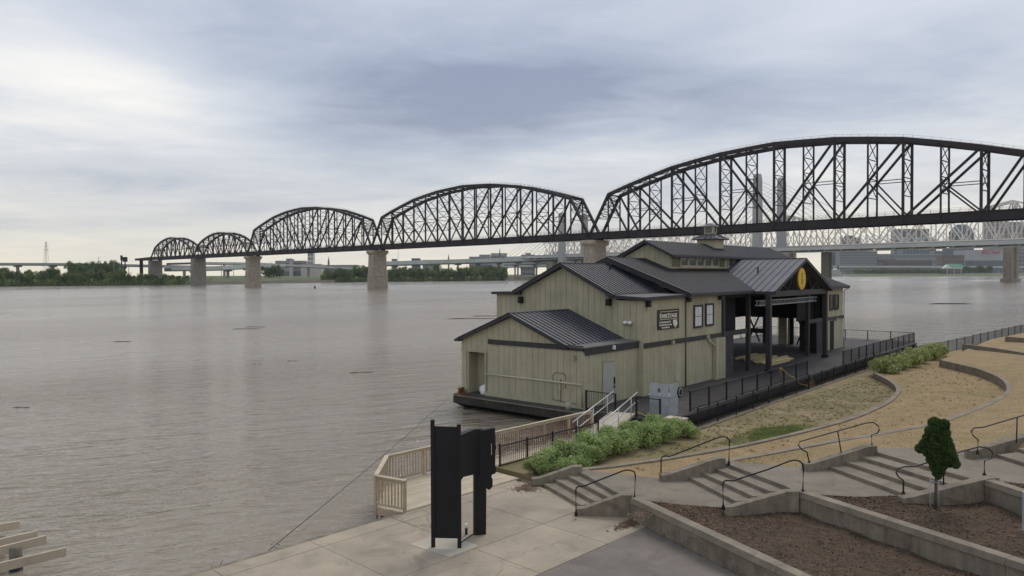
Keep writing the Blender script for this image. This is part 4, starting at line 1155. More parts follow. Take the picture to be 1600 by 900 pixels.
# lean-to roofs and gable roof of the second block
fl = MB().hexa([B(5.45, R2 - .28, 6.78), B(11.2, R2 - .28, 6.86), B(11.2, 2.2, 6.95), B(5.45, 2.2, 6.95), B(5.45, R2 - .28, 6.95), B(11.2, R2 - .28, 7.03), B(11.2, 2.2, 7.12), B(5.45, 2.2, 7.12)]).build('flat_roof', M_['flat'], bg)
fascia(B(5.45, R2 - .30, 6.86), B(11.2, R2 - .30, 6.94), .05, .2)
fascia(B(5.43, R2 - .3, 6.86), B(5.43, 1.9, 6.98), .05, .2)
fl2 = MB().hexa([B(5.4, 9.2, 6.98), B(11.2, 9.2, 6.98), B(11.2, 11.85, 6.98), B(5.4, 11.85, 6.98), B(5.4, 9.2, 7.2), B(11.2, 9.2, 7.2), B(11.2, 11.85, 7.16), B(5.4, 11.85, 7.16)]).build('flat_roof', M_['trim'], bg)
zr2 = 9.12
roof('roof', B(5.35, 1.55, 7.12), B(11.0, 1.55, 7.12), B(11.0, 5.62, zr2), B(5.35, 5.62, zr2), 14)
roof('roof', B(5.35, 9.75, 7.22), B(11.0, 9.75, 7.22), B(11.0, 5.62, zr2), B(5.35, 5.62, zr2), 14)
fascia(B(5.32, 1.55, 7.02), B(5.32, 5.62, zr2 - .10), h=.24)
fascia(B(5.32, 9.75, 7.10), B(5.32, 5.62, zr2 - .10), h=.24)
fascia(B(5.35, 1.52, 7.0), B(11.0, 1.52, 7.0), h=.18)
fascia(B(5.35, 9.72, 6.98), B(5.35, 9.72, 7.3), h=.1)
piece('ridge_cap', B(5.33, 5.62, zr2 + .03), B(11.0, 5.62, zr2 + .03), .24, .05, M_['roof'], bg)
MB().tube([B(9.9, 4.7, 8.6), B(9.9, 4.7, 9.15)], .06, 8).build('vent_pipe', M_['black'], bg, True)
for (u_, v_, z_) in ((5.62, 9.2, 6.62), (5.62, 1.95, 6.62)):
    piece('flood_lamp', B(u_ - .12, v_, z_ - .22), B(u_ - .12, v_, z_ + .22), .25, .34, M_['black'], bg, up=BU)
piece('flood_lamp', B(6.1, R2 - .16, 6.35), B(6.1, R2 - .16, 6.75), .3, .25, M_['black'], bg, up=BU)
piece('flood_lamp', B(11.35, R2 - .2, 6.5), B(11.35, R2 - .2, 6.8), .3, .3, M_['trim'], bg, up=BU)
piece('flood_lamp', B(16.2, R2 - .2, 6.5), B(16.2, R2 - .2, 6.8), .3, .3, M_['trim'], bg, up=BU)
for vv in (.42, .75):
    MB().tube([B(5.68, vv, 5.42), B(5.48, vv, 5.36), B(5.42, vv, 5.30)], [.10, .13, .13], 8).build('spot_lamp', M_['white'], bg, True)

# --- sign on the landward wall
sgn = MB().box(B(8.75, R2 - .075, 5.48), BU * 1.38, BV * .03, ZV * .63).build('sign_board', M_['signbrown'], bg)
def text(body, size, u0, z0, v, mname, par, u_dir=BU, width=None, name='lettering', bold=.0, sx=1.0):
    cu = bpy.data.curves.new('lettering', 'FONT'); cu.body = body; cu.size = size; cu.extrude = .006; cu.offset = bold
    cu.resolution_u = 3
    to = bpy.data.objects.new('lettering_tmp', cu); col.objects.link(to)
    dg = bpy.context.evaluated_depsgraph_get()
    me = bpy.data.meshes.new_from_object(to.evaluated_get(dg))
    bpy.data.objects.remove(to)
    xs = [q.co.x for q in me.vertices]
    wtxt = max(xs) - min(xs); x0 = min(xs)
    k = (width / wtxt) if width else sx
    me.materials.clear(); me.materials.append(M_[mname])
    M = Matrix.Translation(B(u0, v, z0)) @ Matrix((u_dir * k, ZV, u_dir.cross(ZV))).transposed().to_4x4() @ Matrix.Translation((-x0, 0, 0))
    return attach(bpy.data.objects.new(name, me), M, par)
vs_ = R2 - .112
text('R', .42, 7.60, 5.58, vs_, 'signwhite', sgn, width=.24, bold=.012)
text('IVER', .34, 7.88, 5.58, vs_, 'signwhite', sgn, width=.66, bold=.012)
text('S', .42, 8.58, 5.58, vs_, 'signwhite', sgn, width=.25, bold=.012)
text('TAGE', .34, 8.86, 5.58, vs_, 'signwhite', sgn, width=.98, bold=.012)
piece('rule', B(7.62, vs_, 5.98), B(9.95, vs_, 5.98), .012, .03, M_['signwhite'], sgn)
piece('rule', B(7.58, vs_, 5.49), B(9.88, vs_, 5.49), .012, .03, M_['signwhite'], sgn)
text('Proudly Sponsored By', .15, 7.56, 5.27, vs_, 'signwhite', sgn, width=1.45, bold=.006)
text('The Clark-Floyd County', .15, 7.52, 5.09, vs_, 'signwhite', sgn, width=1.60, bold=.006)
text('Tourism Bureau', .15, 7.80, 4.92, vs_, 'signwhite', sgn, width=1.02, bold=.006)
em = [(9.30, 5.42), (9.86, 5.40), (9.83, 5.33), (9.78, 5.31), (9.90, 5.19), (9.80, 5.02), (9.66, 4.96), (9.60, 4.86), (9.52, 4.97), (9.36, 5.08), (9.30, 5.22)]
P_ = [B(a, vs_ - .006, b) for a, b in em]; n_ = len(P_)
MB().add(P_ + [p + BV * .012 for p in P_], [tuple(range(n_)), tuple(range(n_, 2 * n_))[::-1]] + [(i, (i + 1) % n_, n_ + (i + 1) % n_, n_ + i) for i in range(n_)]).build('emblem', M_['signwhite'], sgn)

# --- main hall: roof, monitor, cross gable, stage opening
UC = 28.0
UA, UB_ = 10.85, 45.3
VE, VR, ZE, ZR = -.95, 5.6, 7.06, 9.55
roof('roof', B(UA, VE, ZE), B(UB_, VE, ZE), B(UB_, VR, ZR), B(UA, VR, ZR), 84, sw=.17)
roof('roof', B(UA, 12.15, ZE), B(UB_, 12.15, ZE), B(UB_, VR, ZR), B(UA, VR, ZR), 42)
fascia(B(UA - .03, VE, ZE - .13), B(UA - .03, VR, ZR - .13), h=.34)
fascia(B(UA - .03, 12.15, ZE - .13), B(UA - .03, VR, ZR - .13), h=.34)
piece('rake_cap', B(UA, VE, ZE + .05), B(UA, VR, ZR + .05), .14, .06, M_['seam'], bg)
fascia(B(UB_ + .03, VE, ZE - .12), B(UB_ + .03, VR, ZR - .12), h=.30)
fascia(B(UA, VE - .03, ZE - .10), B(UB_, VE - .03, ZE - .10), h=.20)
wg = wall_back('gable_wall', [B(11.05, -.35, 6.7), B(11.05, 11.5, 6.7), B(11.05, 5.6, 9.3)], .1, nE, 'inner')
piece('ridge_cap', B(UA, VR, ZR + .03), B(16.2, VR, ZR + .03), .24, .05, M_['roof'], bg)
# monitor
MU0, MU1, MV0, MV1 = 16.2, 39.8, 3.42, 7.36
MC = (MV0 + MV1) / 2
ztm = lambda v: 9.78 + (1 - abs(v - MC) / (MC - MV0)) * .92
wm = wall_back('monitor_wall', [B(MU0, MV0, 8.5), B(MU0, MV1, 8.5), B(MU0, MV1, 9.8), B(MU0, MC, 10.7), B(MU0, MV0, 9.8)], .1, nE)
wall_boards(wm, B(MU0, 0), BV, nE, MV0, MV1, 8.5, ztm)
for vv, nn in ((MV0, nS), (MV1, BV)):
    ws = wall_back('monitor_wall', [B(MU0, vv, 8.5), B(MU1, vv, 8.5), B(MU1, vv, 9.8), B(MU0, vv, 9.8)], .1, nn)
    if vv == MV0:
        wall_boards(ws, B(0, vv), BU, nS, MU0, 17.3, 8.5, lambda s: 9.75, pitch=1.0)
        wall_boards(ws, B(0, vv), BU, nS, 25.6, MU1, 8.5, lambda s: 9.75)
        piece('sill', B(MU0, vv - .1, 8.86), B(26.0, vv - .1, 8.86), .14, .07, M_['siding'], ws)
        for k in range(6):
            piece('louver', B(16.35, vv - .07, 8.98 + k * .12), B(17.35, vv - .07, 8.98 + k * .12), .05, .07, M_['timber'], ws)
        for k in range(6):
            piece('louver', B(24.4, vv - .07, 8.98 + k * .12), B(25.4, vv - .07, 8.98 + k * .12), .05, .07, M_['timber'], ws)
        for k in range(5):
            window(17.5 + k * 1.36, 18.8 + k * 1.36, 8.92, 9.72, vv, 1, 1, 'greyglass', 'siding')
        window(26.0, 27.2, 8.92, 9.72, vv, 1, 1, 'greyglass', 'siding')
we = wall_back('monitor_wall', [B(MU1, MV0, 8.5), B(MU1, MV1, 8.5), B(MU1, MV1, 9.8), B(MU1, MC, 10.7), B(MU1, MV0, 9.8)], -.1, nE)
roof('monitor_roof', B(MU0 - .45, MV0 - .45, 9.78), B(MU1 + .45, MV0 - .45, 9.78), B(MU1 + .45, MC, 10.95), B(MU0 - .45, MC, 10.95), 56, sw=.17)
roof('monitor_roof', B(MU0 - .45, MV1 + .45, 9.78), B(MU1 + .45, MV1 + .45, 9.78), B(MU1 + .45, MC, 10.95), B(MU0 - .45, MC, 10.95), 28)
fascia(B(MU0 - .48, MV0 - .45, 9.70), B(MU0 - .48, MC, 10.87), h=.2)
fascia(B(MU0 - .48, MV1 + .45, 9.70), B(MU0 - .48, MC, 10.87), h=.2)
fascia(B(MU0 - .45, MV0 - .47, 9.70), B(MU1 + .45, MV0 - .47, 9.70), h=.14)
# cupola
cu_u, cu_v = 27.0, MC
def sq(h, z, r=None):
    return [B(cu_u - h, cu_v - h, z), B(cu_u + h, cu_v - h, z), B(cu_u + h, cu_v + h, z), B(cu_u - h, cu_v + h, z)]
cb = MB().hexa(sq(.85, 10.2) + sq(.85, 11.36)).build('cupola', M_['siding'], bg)
MB().hexa(sq(1.20, 11.34) + sq(1.20, 11.41)).build('cupola_eave', M_['trim'], cb)
MB().hexa(sq(1.18, 11.41) + sq(.42, 11.86)).build('cupola_roof', M_['roof'], cb)
for s1_ in (-1, 1):
    for s2_ in (-1, 1):
        piece('hip_seam', B(cu_u + s1_ * 1.18, cu_v + s2_ * 1.18, 11.43), B(cu_u + s1_ * .42, cu_v + s2_ * .42, 11.88), .06, .04, M_['seam'], cb)
for k in (-.6, 0, .6):
    piece('seam', B(cu_u + k * 1.0, cu_v - 1.18, 11.43), B(cu_u + k * .4, cu_v - .42, 11.88), .06, .03, M_['seam'], cb)
    piece('seam', B(cu_u - 1.18, cu_v + k * 1.0, 11.43), B(cu_u - .42, cu_v + k * .4, 11.88), .06, .03, M_['seam'], cb)
MB().hexa(sq(.40, 11.84) + sq(.40, 11.96)).build('lantern_base', M_['siding'], cb)
MB().hexa(sq(.33, 11.96) + sq(.33, 12.52)).build('lantern_glass', M_['greyglass'], cb)
for s1_ in (-1, 1):
    for s2_ in (-1, 1):
        piece('lantern_post', B(cu_u + s1_ * .36, cu_v + s2_ * .36, 11.96), B(cu_u + s1_ * .36, cu_v + s2_ * .36, 12.52), .10, .10, M_['siding'], cb)
MB().hexa(sq(.55, 12.52) + sq(.55, 12.57)).build('lantern_eave', M_['siding'], cb)
MB().hexa(sq(.54, 12.57) + sq(.08, 12.82)).build('lantern_roof', M_['roof'], cb)
# cross gable
GV0, GV1, GH = -2.55, 5.3, 6.75
ZG, ZGE = 9.60, 7.02
for s in (-1, 1):
    r_ = roof('gable_roof', B(UC + s * GH, GV0, ZGE), B(UC + s * GH, GV1, ZGE), B(UC, GV1, ZG), B(UC, GV0, ZG), 14, m='roof', sw=.08)
    fascia(B(UC + s * GH, GV0 - .03, ZGE - .10), B(UC, GV0 - .03, ZG - .10), h=.24)
    fascia(B(UC + s * (GH + .02), GV0, ZGE - .12), B(UC + s * (GH + .02), -.9, ZGE - .12), h=.2)
piece('ridge_cap', B(UC, GV0, ZG + .03), B(UC, 3.4, ZG + .03), .22, .05, M_['roof'], bg)
MB().tube([B(24.8, .2, 8.4), B(24.8, .2, 8.9)], .06, 6).build('roof_bracket', M_['black'], bg)
GP = -2.0
for u_ in (21.5, 34.5):
    piece('column', B(u_, GP, DK), B(u_, GP, 6.9), .36, .36, M_['trim'], bg, up=BU)
    piece('column_base', B(u_, GP, DK), B(u_, GP, DK + .22), .50, .50, M_['inner'], bg, up=BU)
for u_ in (16.85, 21.4, 34.6, 39.15):
    piece('column', B(u_, R2 - .02, DK), B(u_, R2 - .02, 6.9), .30, .30, M_['trim'], bg, up=BU)
piece('gable_beam', B(21.2, GP, 6.80), B(34.8, GP, 6.80), .30, .44, M_['trim'], bg)
for s in (-1, 1):
    for k, (a, b) in enumerate((((.12, 6.95), (.30, 8.1)), ((.45, 6.95), (.30, 8.1)), ((.45, 6.95), (.62, 7.6)), ((.76, 6.95), (.62, 7.5)))):
        piece('truss_web', B(UC + s * a[0] * 6.2, GP - .05, a[1]), B(UC + s * b[0] * 6.2, GP - .05, b[1]), .10, .10, M_['steel'], bg)
wall_back('gable_back', [B(UC - 6.2, -1.2, 6.9), B(UC + 6.2, -1.2, 6.9), B(UC, -1.2, 9.3)], .1, nS, 'inner')
# oval emblem in the gable
def oval(uc, v, zc_, ru, rz, th, name, m, par, n=40):
    P = [B(uc + ru * math.cos(2 * math.pi * k / n), v, zc_ + rz * math.sin(2 * math.pi * k / n)) for k in range(n)]
    return MB().add(P + [p + BV * th for p in P], [tuple(range(n)), tuple(range(n, 2 * n))[::-1]] + [(i, (i + 1) % n, n + (i + 1) % n, n + i) for i in range(n)]).build(name, M_[m], par)
ov = oval(UC - .3, GP - .32, 7.94, .90, .92, .10, 'emblem_oval', 'ochre', bg)
oval(UC - .3, GP - .335, 7.94, .82, .85, .02, 'emblem_face', 'yellow', ov)
def star(uc, zc_, r0, r1, n, m):
    P = []
    for k in range(2 * n):
        r = r0 if k % 2 == 0 else r1; a = math.pi * k / n + math.pi / 2
        P.append(B(uc + r * math.cos(a), GP - .345, zc_ + r * math.sin(a)))
    N = len(P)
    MB().add(P + [p + BV * .015 for p in P] + [B(uc, GP - .345, zc_)], [(i, (i + 1) % N, 2 * N) for i in range(N)] + [(i, (i + 1) % N, N + (i + 1) % N, N + i) for i in range(N)]).build('emblem_ornament', M_[m], ov)
star(UC - .30, 8.28, .34, .12, 5, 'ochre')
star(UC - .30, 7.72, .40, .20, 6, 'ochre')
star(UC - .30, 7.25, .16, .06, 4, 'ochre')
piece('emblem_stem', B(UC - .3, GP - .345, 7.2), B(UC - .3, GP - .345, 8.3), .02, .10, M_['ochre'], ov, up=BU)
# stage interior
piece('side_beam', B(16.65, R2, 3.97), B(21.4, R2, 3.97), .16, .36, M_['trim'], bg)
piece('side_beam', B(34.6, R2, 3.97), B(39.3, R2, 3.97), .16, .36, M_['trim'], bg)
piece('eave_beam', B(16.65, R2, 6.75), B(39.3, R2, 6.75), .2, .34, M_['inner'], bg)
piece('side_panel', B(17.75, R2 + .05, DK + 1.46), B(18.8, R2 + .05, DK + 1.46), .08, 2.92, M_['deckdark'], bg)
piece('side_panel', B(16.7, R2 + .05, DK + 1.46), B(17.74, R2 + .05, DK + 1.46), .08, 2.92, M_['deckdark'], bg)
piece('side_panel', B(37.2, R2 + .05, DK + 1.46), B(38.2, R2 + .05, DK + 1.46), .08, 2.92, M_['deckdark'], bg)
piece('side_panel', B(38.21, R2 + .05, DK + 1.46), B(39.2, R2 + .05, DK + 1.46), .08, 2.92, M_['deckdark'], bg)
piece('loft_shade_wall', B(16.7, .6, 5.4), B(21.3, .6, 5.4), .08, 2.9, M_['inner'], bg)  # black sheets painting the deep shade inside the upper openings
piece('loft_shade_wall', B(34.7, .6, 5.4), B(39.2, .6, 5.4), .08, 2.9, M_['inner'], bg)
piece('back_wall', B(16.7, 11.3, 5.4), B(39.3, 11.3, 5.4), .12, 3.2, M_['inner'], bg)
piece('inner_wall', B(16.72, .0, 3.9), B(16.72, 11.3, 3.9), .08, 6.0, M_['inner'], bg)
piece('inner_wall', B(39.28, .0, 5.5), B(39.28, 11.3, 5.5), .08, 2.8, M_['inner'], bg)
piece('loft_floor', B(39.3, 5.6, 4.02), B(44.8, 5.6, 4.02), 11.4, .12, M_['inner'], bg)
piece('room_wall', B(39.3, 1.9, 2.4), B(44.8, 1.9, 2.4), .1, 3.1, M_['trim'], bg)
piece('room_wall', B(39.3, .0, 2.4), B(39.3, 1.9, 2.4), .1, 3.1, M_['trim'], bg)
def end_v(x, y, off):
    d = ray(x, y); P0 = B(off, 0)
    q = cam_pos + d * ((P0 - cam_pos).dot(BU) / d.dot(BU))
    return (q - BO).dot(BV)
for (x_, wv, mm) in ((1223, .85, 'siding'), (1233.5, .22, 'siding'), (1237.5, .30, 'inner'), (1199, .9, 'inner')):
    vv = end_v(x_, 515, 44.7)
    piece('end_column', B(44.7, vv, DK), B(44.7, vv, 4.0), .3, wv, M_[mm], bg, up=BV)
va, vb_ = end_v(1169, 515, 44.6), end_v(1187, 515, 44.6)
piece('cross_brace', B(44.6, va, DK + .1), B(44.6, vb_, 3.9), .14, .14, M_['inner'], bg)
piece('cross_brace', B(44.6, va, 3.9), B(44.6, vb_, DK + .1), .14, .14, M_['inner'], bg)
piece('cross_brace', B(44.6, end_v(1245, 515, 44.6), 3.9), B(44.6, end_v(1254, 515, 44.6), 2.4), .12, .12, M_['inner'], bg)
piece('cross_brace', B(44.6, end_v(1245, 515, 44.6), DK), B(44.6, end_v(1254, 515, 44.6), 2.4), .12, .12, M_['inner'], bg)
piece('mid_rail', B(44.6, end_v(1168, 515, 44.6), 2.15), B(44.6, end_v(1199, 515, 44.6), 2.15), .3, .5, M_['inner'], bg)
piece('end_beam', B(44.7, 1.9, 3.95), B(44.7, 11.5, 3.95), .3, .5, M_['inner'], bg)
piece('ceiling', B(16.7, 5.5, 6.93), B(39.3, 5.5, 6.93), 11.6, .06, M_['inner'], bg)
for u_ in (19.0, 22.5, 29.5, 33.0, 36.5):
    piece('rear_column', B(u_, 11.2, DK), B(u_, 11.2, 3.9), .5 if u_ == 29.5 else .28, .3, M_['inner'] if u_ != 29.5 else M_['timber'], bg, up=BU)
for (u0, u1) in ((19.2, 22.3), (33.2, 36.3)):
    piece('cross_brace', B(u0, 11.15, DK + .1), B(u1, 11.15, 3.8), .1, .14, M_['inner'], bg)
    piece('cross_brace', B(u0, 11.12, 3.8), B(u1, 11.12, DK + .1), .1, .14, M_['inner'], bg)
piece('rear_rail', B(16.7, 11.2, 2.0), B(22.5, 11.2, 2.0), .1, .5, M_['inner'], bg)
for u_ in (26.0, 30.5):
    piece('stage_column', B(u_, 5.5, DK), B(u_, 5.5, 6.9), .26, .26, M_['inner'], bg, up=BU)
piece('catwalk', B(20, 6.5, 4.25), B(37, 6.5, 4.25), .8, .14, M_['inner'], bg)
for k in range(5):
    piece('stage_lamp', B(22 + 2.6 * k, 6.0, 4.36), B(22.7 + 2.6 * k, 6.0, 4.36), .16, .10, M_['galv'], bg)
# lighting truss under the gable
lt_ = MB()
a, b = B(20.9, -1.55, 5.93), B(33.6, -1.55, 5.93)
for (dv, dz_) in ((0, 0), (.34, 0), (0, .36), (.34, .36)):
    lt_.bar(a + BV * dv + ZV * dz_, b + BV * dv + ZV * dz_, .055, .055)
n_l = 22
for k in range(n_l):
    p, q = a.lerp(b, k / n_l), a.lerp(b, (k + 1) / n_l)
    lt_.bar(p, q + ZV * .36, .035, .035); lt_.bar(p + BV * .34, q + BV * .34 + ZV * .36, .035, .035)
    lt_.bar(p, p + BV * .34, .03, .03)
lt_.build('lighting_truss', M_['galv'], bg)
# right block
w3 = wall_back('wall', [B(39.35, R2, DK), B(44.85, R2, DK), B(44.85, R2, 6.9), B(39.35, R2, 6.9)], .12, nS)
wall_boards(w3, B(0, R2), BU, nS, 39.35, 44.85, DK + .04, lambda s: 6.9, holes=[(40.9, 42.1, DK, 3.75)])
piece('doorway', B(40.95, R2 - .01, 2.3), B(42.05, R2 - .01, 2.3), .06, 2.85, M_['inner'], w3)
piece('trim_band', B(39.35, R2 - .07, 3.97), B(44.9, R2 - .07, 3.97), .06, .30, M_['trim'], w3)
window(40.6, 41.75, 4.75, 6.3, R2, 2, 2, 'glass'); window(42.15, 43.3, 4.75, 6.3, R2, 2, 2, 'glass')
piece('wall_lamp', B(42.5, R2 - .2, 3.7), B(42.5, R2 - .2, 3.95), .2, .3, M_['siding'], bg, up=BU)
w3e = wall_back('wall', [B(44.85, R2, DK), B(44.85, 1.9, DK), B(44.85, 1.9, 4.0), B(44.85, L2, 4.0), B(44.85, L2, 6.9), B(44.85, 5.6, 9.3), B(44.85, R2, 6.9)], -.1, nE)
wall_back('wall', [B(5.7, L2, DK), B(16.7, L2, DK), B(16.7, L2, 6.9), B(5.7, L2, 6.9)], .1, BV)
wall_back('wall', [B(39.3, L2, 4.0), B(44.85, L2, 4.0), B(44.85, L2, 6.9), B(39.3, L2, 6.9)], .1, BV)
MB().tube([B(45.3, VE - .05, 6.98), B(45.15, VE + .15, 6.78), B(44.95, R2 - .12, 6.62), B(44.95, R2 - .12, DK)], .05, 8).build('downspout', M_['siding'], bg, True)

# deck railings
def deck_rail(P, R, name, step=2.3, pick=.115, h=1.07, single=True, m='blackfence', rail_m=None):
    L = (R - P).length; d = (R - P) / L
    root = piece(name, P + ZV * h, R + ZV * h, .05, .045, M_[rail_m or m], bg)
    piece('lower_rail', P + ZV * .10, R + ZV * .10, .04, .04, M_[m], root)
    n = max(1, round(L / step))
    for k in range(n + 1):
        c = P.lerp(R, k / n)
        piece('post', c, c + ZV * (h + .05), .08, .08, M_[m], root, up=d)
    k = int(L / pick)
    if single:
        for i in range(1, k):
            c = P.lerp(R, i / k)
            piece('baluster', c + ZV * .1, c + ZV * h, .014, .014, M_[m], root, up=d)
    else:
        mb_ = MB()
        for i in range(1, k):
            c = P.lerp(R, i / k)
            mb_.bar(c + ZV * .1, c + ZV * h, .016, .016, up=d)
        tag(mb_.build('balusters', M_[m], root), kind='stuff')
    return root
deck_rail(B(3.2, -4.85, DK), B(21.6, -4.85, DK), 'deck_railing', pick=.125)
deck_rail(B(30.1, -4.85, DK), B(54.6, -4.85, DK), 'deck_railing', pick=.15, single=False)
deck_rail(B(54.7, -4.85, DK), B(54.7, 11.5, DK), 'deck_railing', pick=.17, single=False)
deck_rail(B(45.5, 11.6, DK), B(54.7, 11.6, DK), 'deck_railing', pick=.2, single=False)
deck_rail(B(-.1, -.25, DK), B(-.1, -2.15, DK), 'deck_railing', step=1.4)
deck_rail(B(-.1, -3.45, DK), B(-.1, -4.85, DK), 'deck_railing', step=1.5)
piece('notice_panel', B(54.2, 9.0, DK + .1), B(54.2, 9.0, DK + 1.15), .06, 1.5, M_['galv'], bg, up=BU)
piece('notice_card', B(9.9, R2 - .07, 1.35), B(9.9, R2 - .07, 1.75), .02, .28, M_['signwhite'], bg, up=BV)
# mooring bitts at the bow corner
for (u_, v_) in ((-.75, 8.95), (-.40, 9.05)):
    bt = MB().tube([B(u_, v_, DK), B(u_, v_, DK + .35), B(u_, v_, DK + .40)], [.11, .11, .16], 10).build('mooring_bitt', M_['rust'], bg, True)
piece('bitt_plate', B(-.98, 9.0, DK + .03), B(-.15, 9.0, DK + .03), .5, .06, M_['rust'], bg)
piece('hatch_lid', B(-.3, 9.3, DK + .25), B(.15, 9.3, DK + .15), .5, .06, M_['siding'], bg)
# white sack in the doorway
sp = B(.25, 7.75, DK)
sk = empty('white_sack', sp, 'white sack standing in the doorway of the barge bow', 'sack')
m = MB(); rnd = random.Random(5)
prof = [(.0, .30), (.12, .34), (.28, .34), (.42, .30), (.50, .25), (.56, .14), (.62, .05)]
for (z_, r_) in prof:
    for k in range(12):
        a = 2 * math.pi * k / 12
        rr = r_ * (1 + .12 * math.sin(3 * a + z_ * 6) + rnd.uniform(-.05, .05))
        m.v.append(tuple(sp + BV * rr * math.cos(a) * 1.1 + BU * rr * math.sin(a) * .8 + ZV * z_))
for i in range(len(prof) - 1):
    for k in range(12):
        m.f.append((i * 12 + k, i * 12 + (k + 1) % 12, (i + 1) * 12 + (k + 1) % 12, (i + 1) * 12 + k))
m.f.append(tuple(range(12))[::-1]); m.f.append(tuple((len(prof) - 1) * 12 + k for k in range(12)))
m.build('sack_body', M_['white'], sk, True)
MB().tube([sp + ZV * .78 + BV * .1 * math.cos(k) + BU * .1 * math.sin(k) for k in range(7)], .015, 5).build('tie', M_['galv'], sk)
# planks of new lumber on the stage deck
lum = empty('lumber_pile', PZ(1195, 565, DK), 'pile of yellow planks lying on the stage deck', 'lumber')
c0, c1 = PZ(1152, 560, DK), PZ(1205, 571, DK)
rnd = random.Random(9)
for k in range(15):
    t = k / 14
    s = c0.lerp(c1, t) + BU * rnd.uniform(-.7, .3)
    Lp = rnd.uniform(4.2, 5.6)
    for lay in range(2 if 2 < k < 13 else 1):
        z_ = .05 + lay * .10
        o_ = BU * (lay * rnd.uniform(-.4, .6))
        piece('plank', s + o_ + ZV * z_, s + o_ + BU * Lp + BV * rnd.uniform(-.15, .15) + ZV * z_, .24, .09, M_['lumber'], lum)
# tangled rope on the railing
rp0 = B(16.1, -4.95, DK + 1.08)
rnd = random.Random(4)
pts = [B(16.0, -4.95, DK + 1.1), B(16.6, -5.0, DK + .85), B(17.4, -5.4, DK + .3), B(17.6, -5.8, DK - .1), B(17.2, -6.4, .75), B(16.9, -6.9, .72)]
ro = empty('rope_tangle', B(16.9, -6.9, .7), 'tangled yellowish rope hanging from the deck railing', 'rope')
m = MB()
fine = []
for i in range(len(pts) - 1):
    for k in range(5): fine.append(pts[i].lerp(pts[i + 1], k / 5) + Vector((rnd.gauss(0, .05), rnd.gauss(0, .05), rnd.gauss(0, .05))))
m.tube(fine, .03, 6); m.build('rope', M_['rope'], ro, True)
m = MB()
for j in range(3):
    m.tube([B(17.0, -6.7, .95) + Vector((rnd.gauss(0, .16), rnd.gauss(0, .16), rnd.gauss(0, .14))) for k in range(9)], .018, 5)
m.build('rope_coil', M_['rope'], ro, True)
MB().tube([B(15.95, -4.95, DK + 1.12), B(16.2, -4.95, DK + .6), B(16.05, -4.95, DK + .15)], .03, 5).build('rope_end', M_['rope'], ro, True)

# ------------------------------------------------------------------ gangway, cabinet, pile
ga, gb = Vector((2.75, 33.6, .64)), Vector((5.35, 39.55, DK + .06))
gd = (gb - ga); gl = gd.length; gd = gd / gl
gn = Vector((gd.y, -gd.x, 0)).normalized()
gw = empty('gangway', ga, 'aluminium gangway with pipe handrails leading up to the barge', 'gangway')
MB().hexa([ga, gb, gb + gn * 1.25, ga + gn * 1.25, ga + ZV * .05, gb + ZV * .05, gb + gn * 1.25 + ZV * .05, ga + gn * 1.25 + ZV * .05]).build('ramp_plate', M_['padc'], gw)
for off in (-.02, 1.27):
    piece('side_beam', ga + gn * off, gb + gn * off, .05, .14, M_['alu'], gw)
for off, e0, e1 in ((-.02, -.05, .35), (1.27, .15, .55)):
    for h_ in (.95, .50):
        P, R = ga + gn * off + ZV * h_ + gd * (gl * 0.02 + e0), gb + gn * off + ZV * (h_ + .12) + gd * e1
        MB().tube([P, R], .028, 8).build('handrail', M_['alu'], gw, True)
    for t in (.12, .5, .88):
        c = ga.lerp(gb, t) + gn * off
        MB().tube([c, c + ZV * (.98 + .1 * t)], .024, 8).build('rail_post', M_['alu'], gw, True)
tag(MB().prism([gb + gn * -.1 + gd * -.1, gb + gn * 1.5 + gd * -.3, gb + gn * 2.2 + gd * .7, gb + gn * -.1 + gd * .9], .5, DK - .04).build('landing_slab', M_['padc']), 'pale concrete landing slab at the top of the gangway', 'slab')
tag(MB().tube([gb + gn * 1.4 + ZV * .15, gb + gn * 1.9 + gd * -.3 + ZV * .05, gb + gn * 2.7 + gd * -.2 + ZV * .12], .03, 5).build('caution_tape', M_['tape']), 'strip of yellow caution tape by the landing', 'tape')
# cabinet
def rect_box(name, c, du, dv, z0, z1, m, par):
    return MB().box(Vector((c.x, c.y, (z0 + z1) / 2)), du, dv, ZV * ((z1 - z0) / 2)).build(name, M_[m], par)
cc = PZ(1029, 655, .72) + BU * .55
cab = empty('utility_cabinet', cc, 'grey steel utility cabinet standing at the end of the barge railing', 'cabinet')
body = rect_box('cabinet_body', cc, BU * .48, BV * .58, .70, 1.92, 'galv', cab)
rect_box('cabinet_top', cc, BU * .54, BV * .64, 1.92, 1.98, 'galv', cab)
for k in (-.29, .29):
    MB().box(cc + nE * .485 + BV * k + ZV * 1.31, BU * .012, BV * .27, ZV * .56).build('cabinet_door', M_['galv'], body)
    piece('latch', cc + nE * .505 + BV * k * .15 + ZV * 1.4, cc + nE * .505 + BV * k * .15 + ZV * 1.62, .03, .04, M_['trim'], body)
MB().box(cc + nS * .60 + ZV * 1.31, BU * .44, BV * .015, ZV * .56).build('side_panel', M_['galv'], body)
fanc = cc + BU * .50 + nS * .30 + ZV * 1.55
fan = MB().tube([cc + nS * .58 + BU * .62 + ZV * 1.35, cc + nS * .66 + BU * .62 + ZV * 1.35], .30, 20).build('fan_housing', M_['black'], cab, True)
MB().tube([cc + nS * .67 + BU * .62 + ZV * 1.35 + (BU * math.cos(a) + ZV * math.sin(a)) * .20 for a in [k * 2 * math.pi / 16 for k in range(17)]], .02, 5).build('fan_ring', M_['galv'], fan)
rect_box('cabinet_plinth', cc, BU * .60, BV * .70, .45, .70, 'conc', cab)
sb = PZ(1056, 668, .72)
sbx = empty('small_box', sb, 'small grey concrete utility box beside the shrubs', 'box')
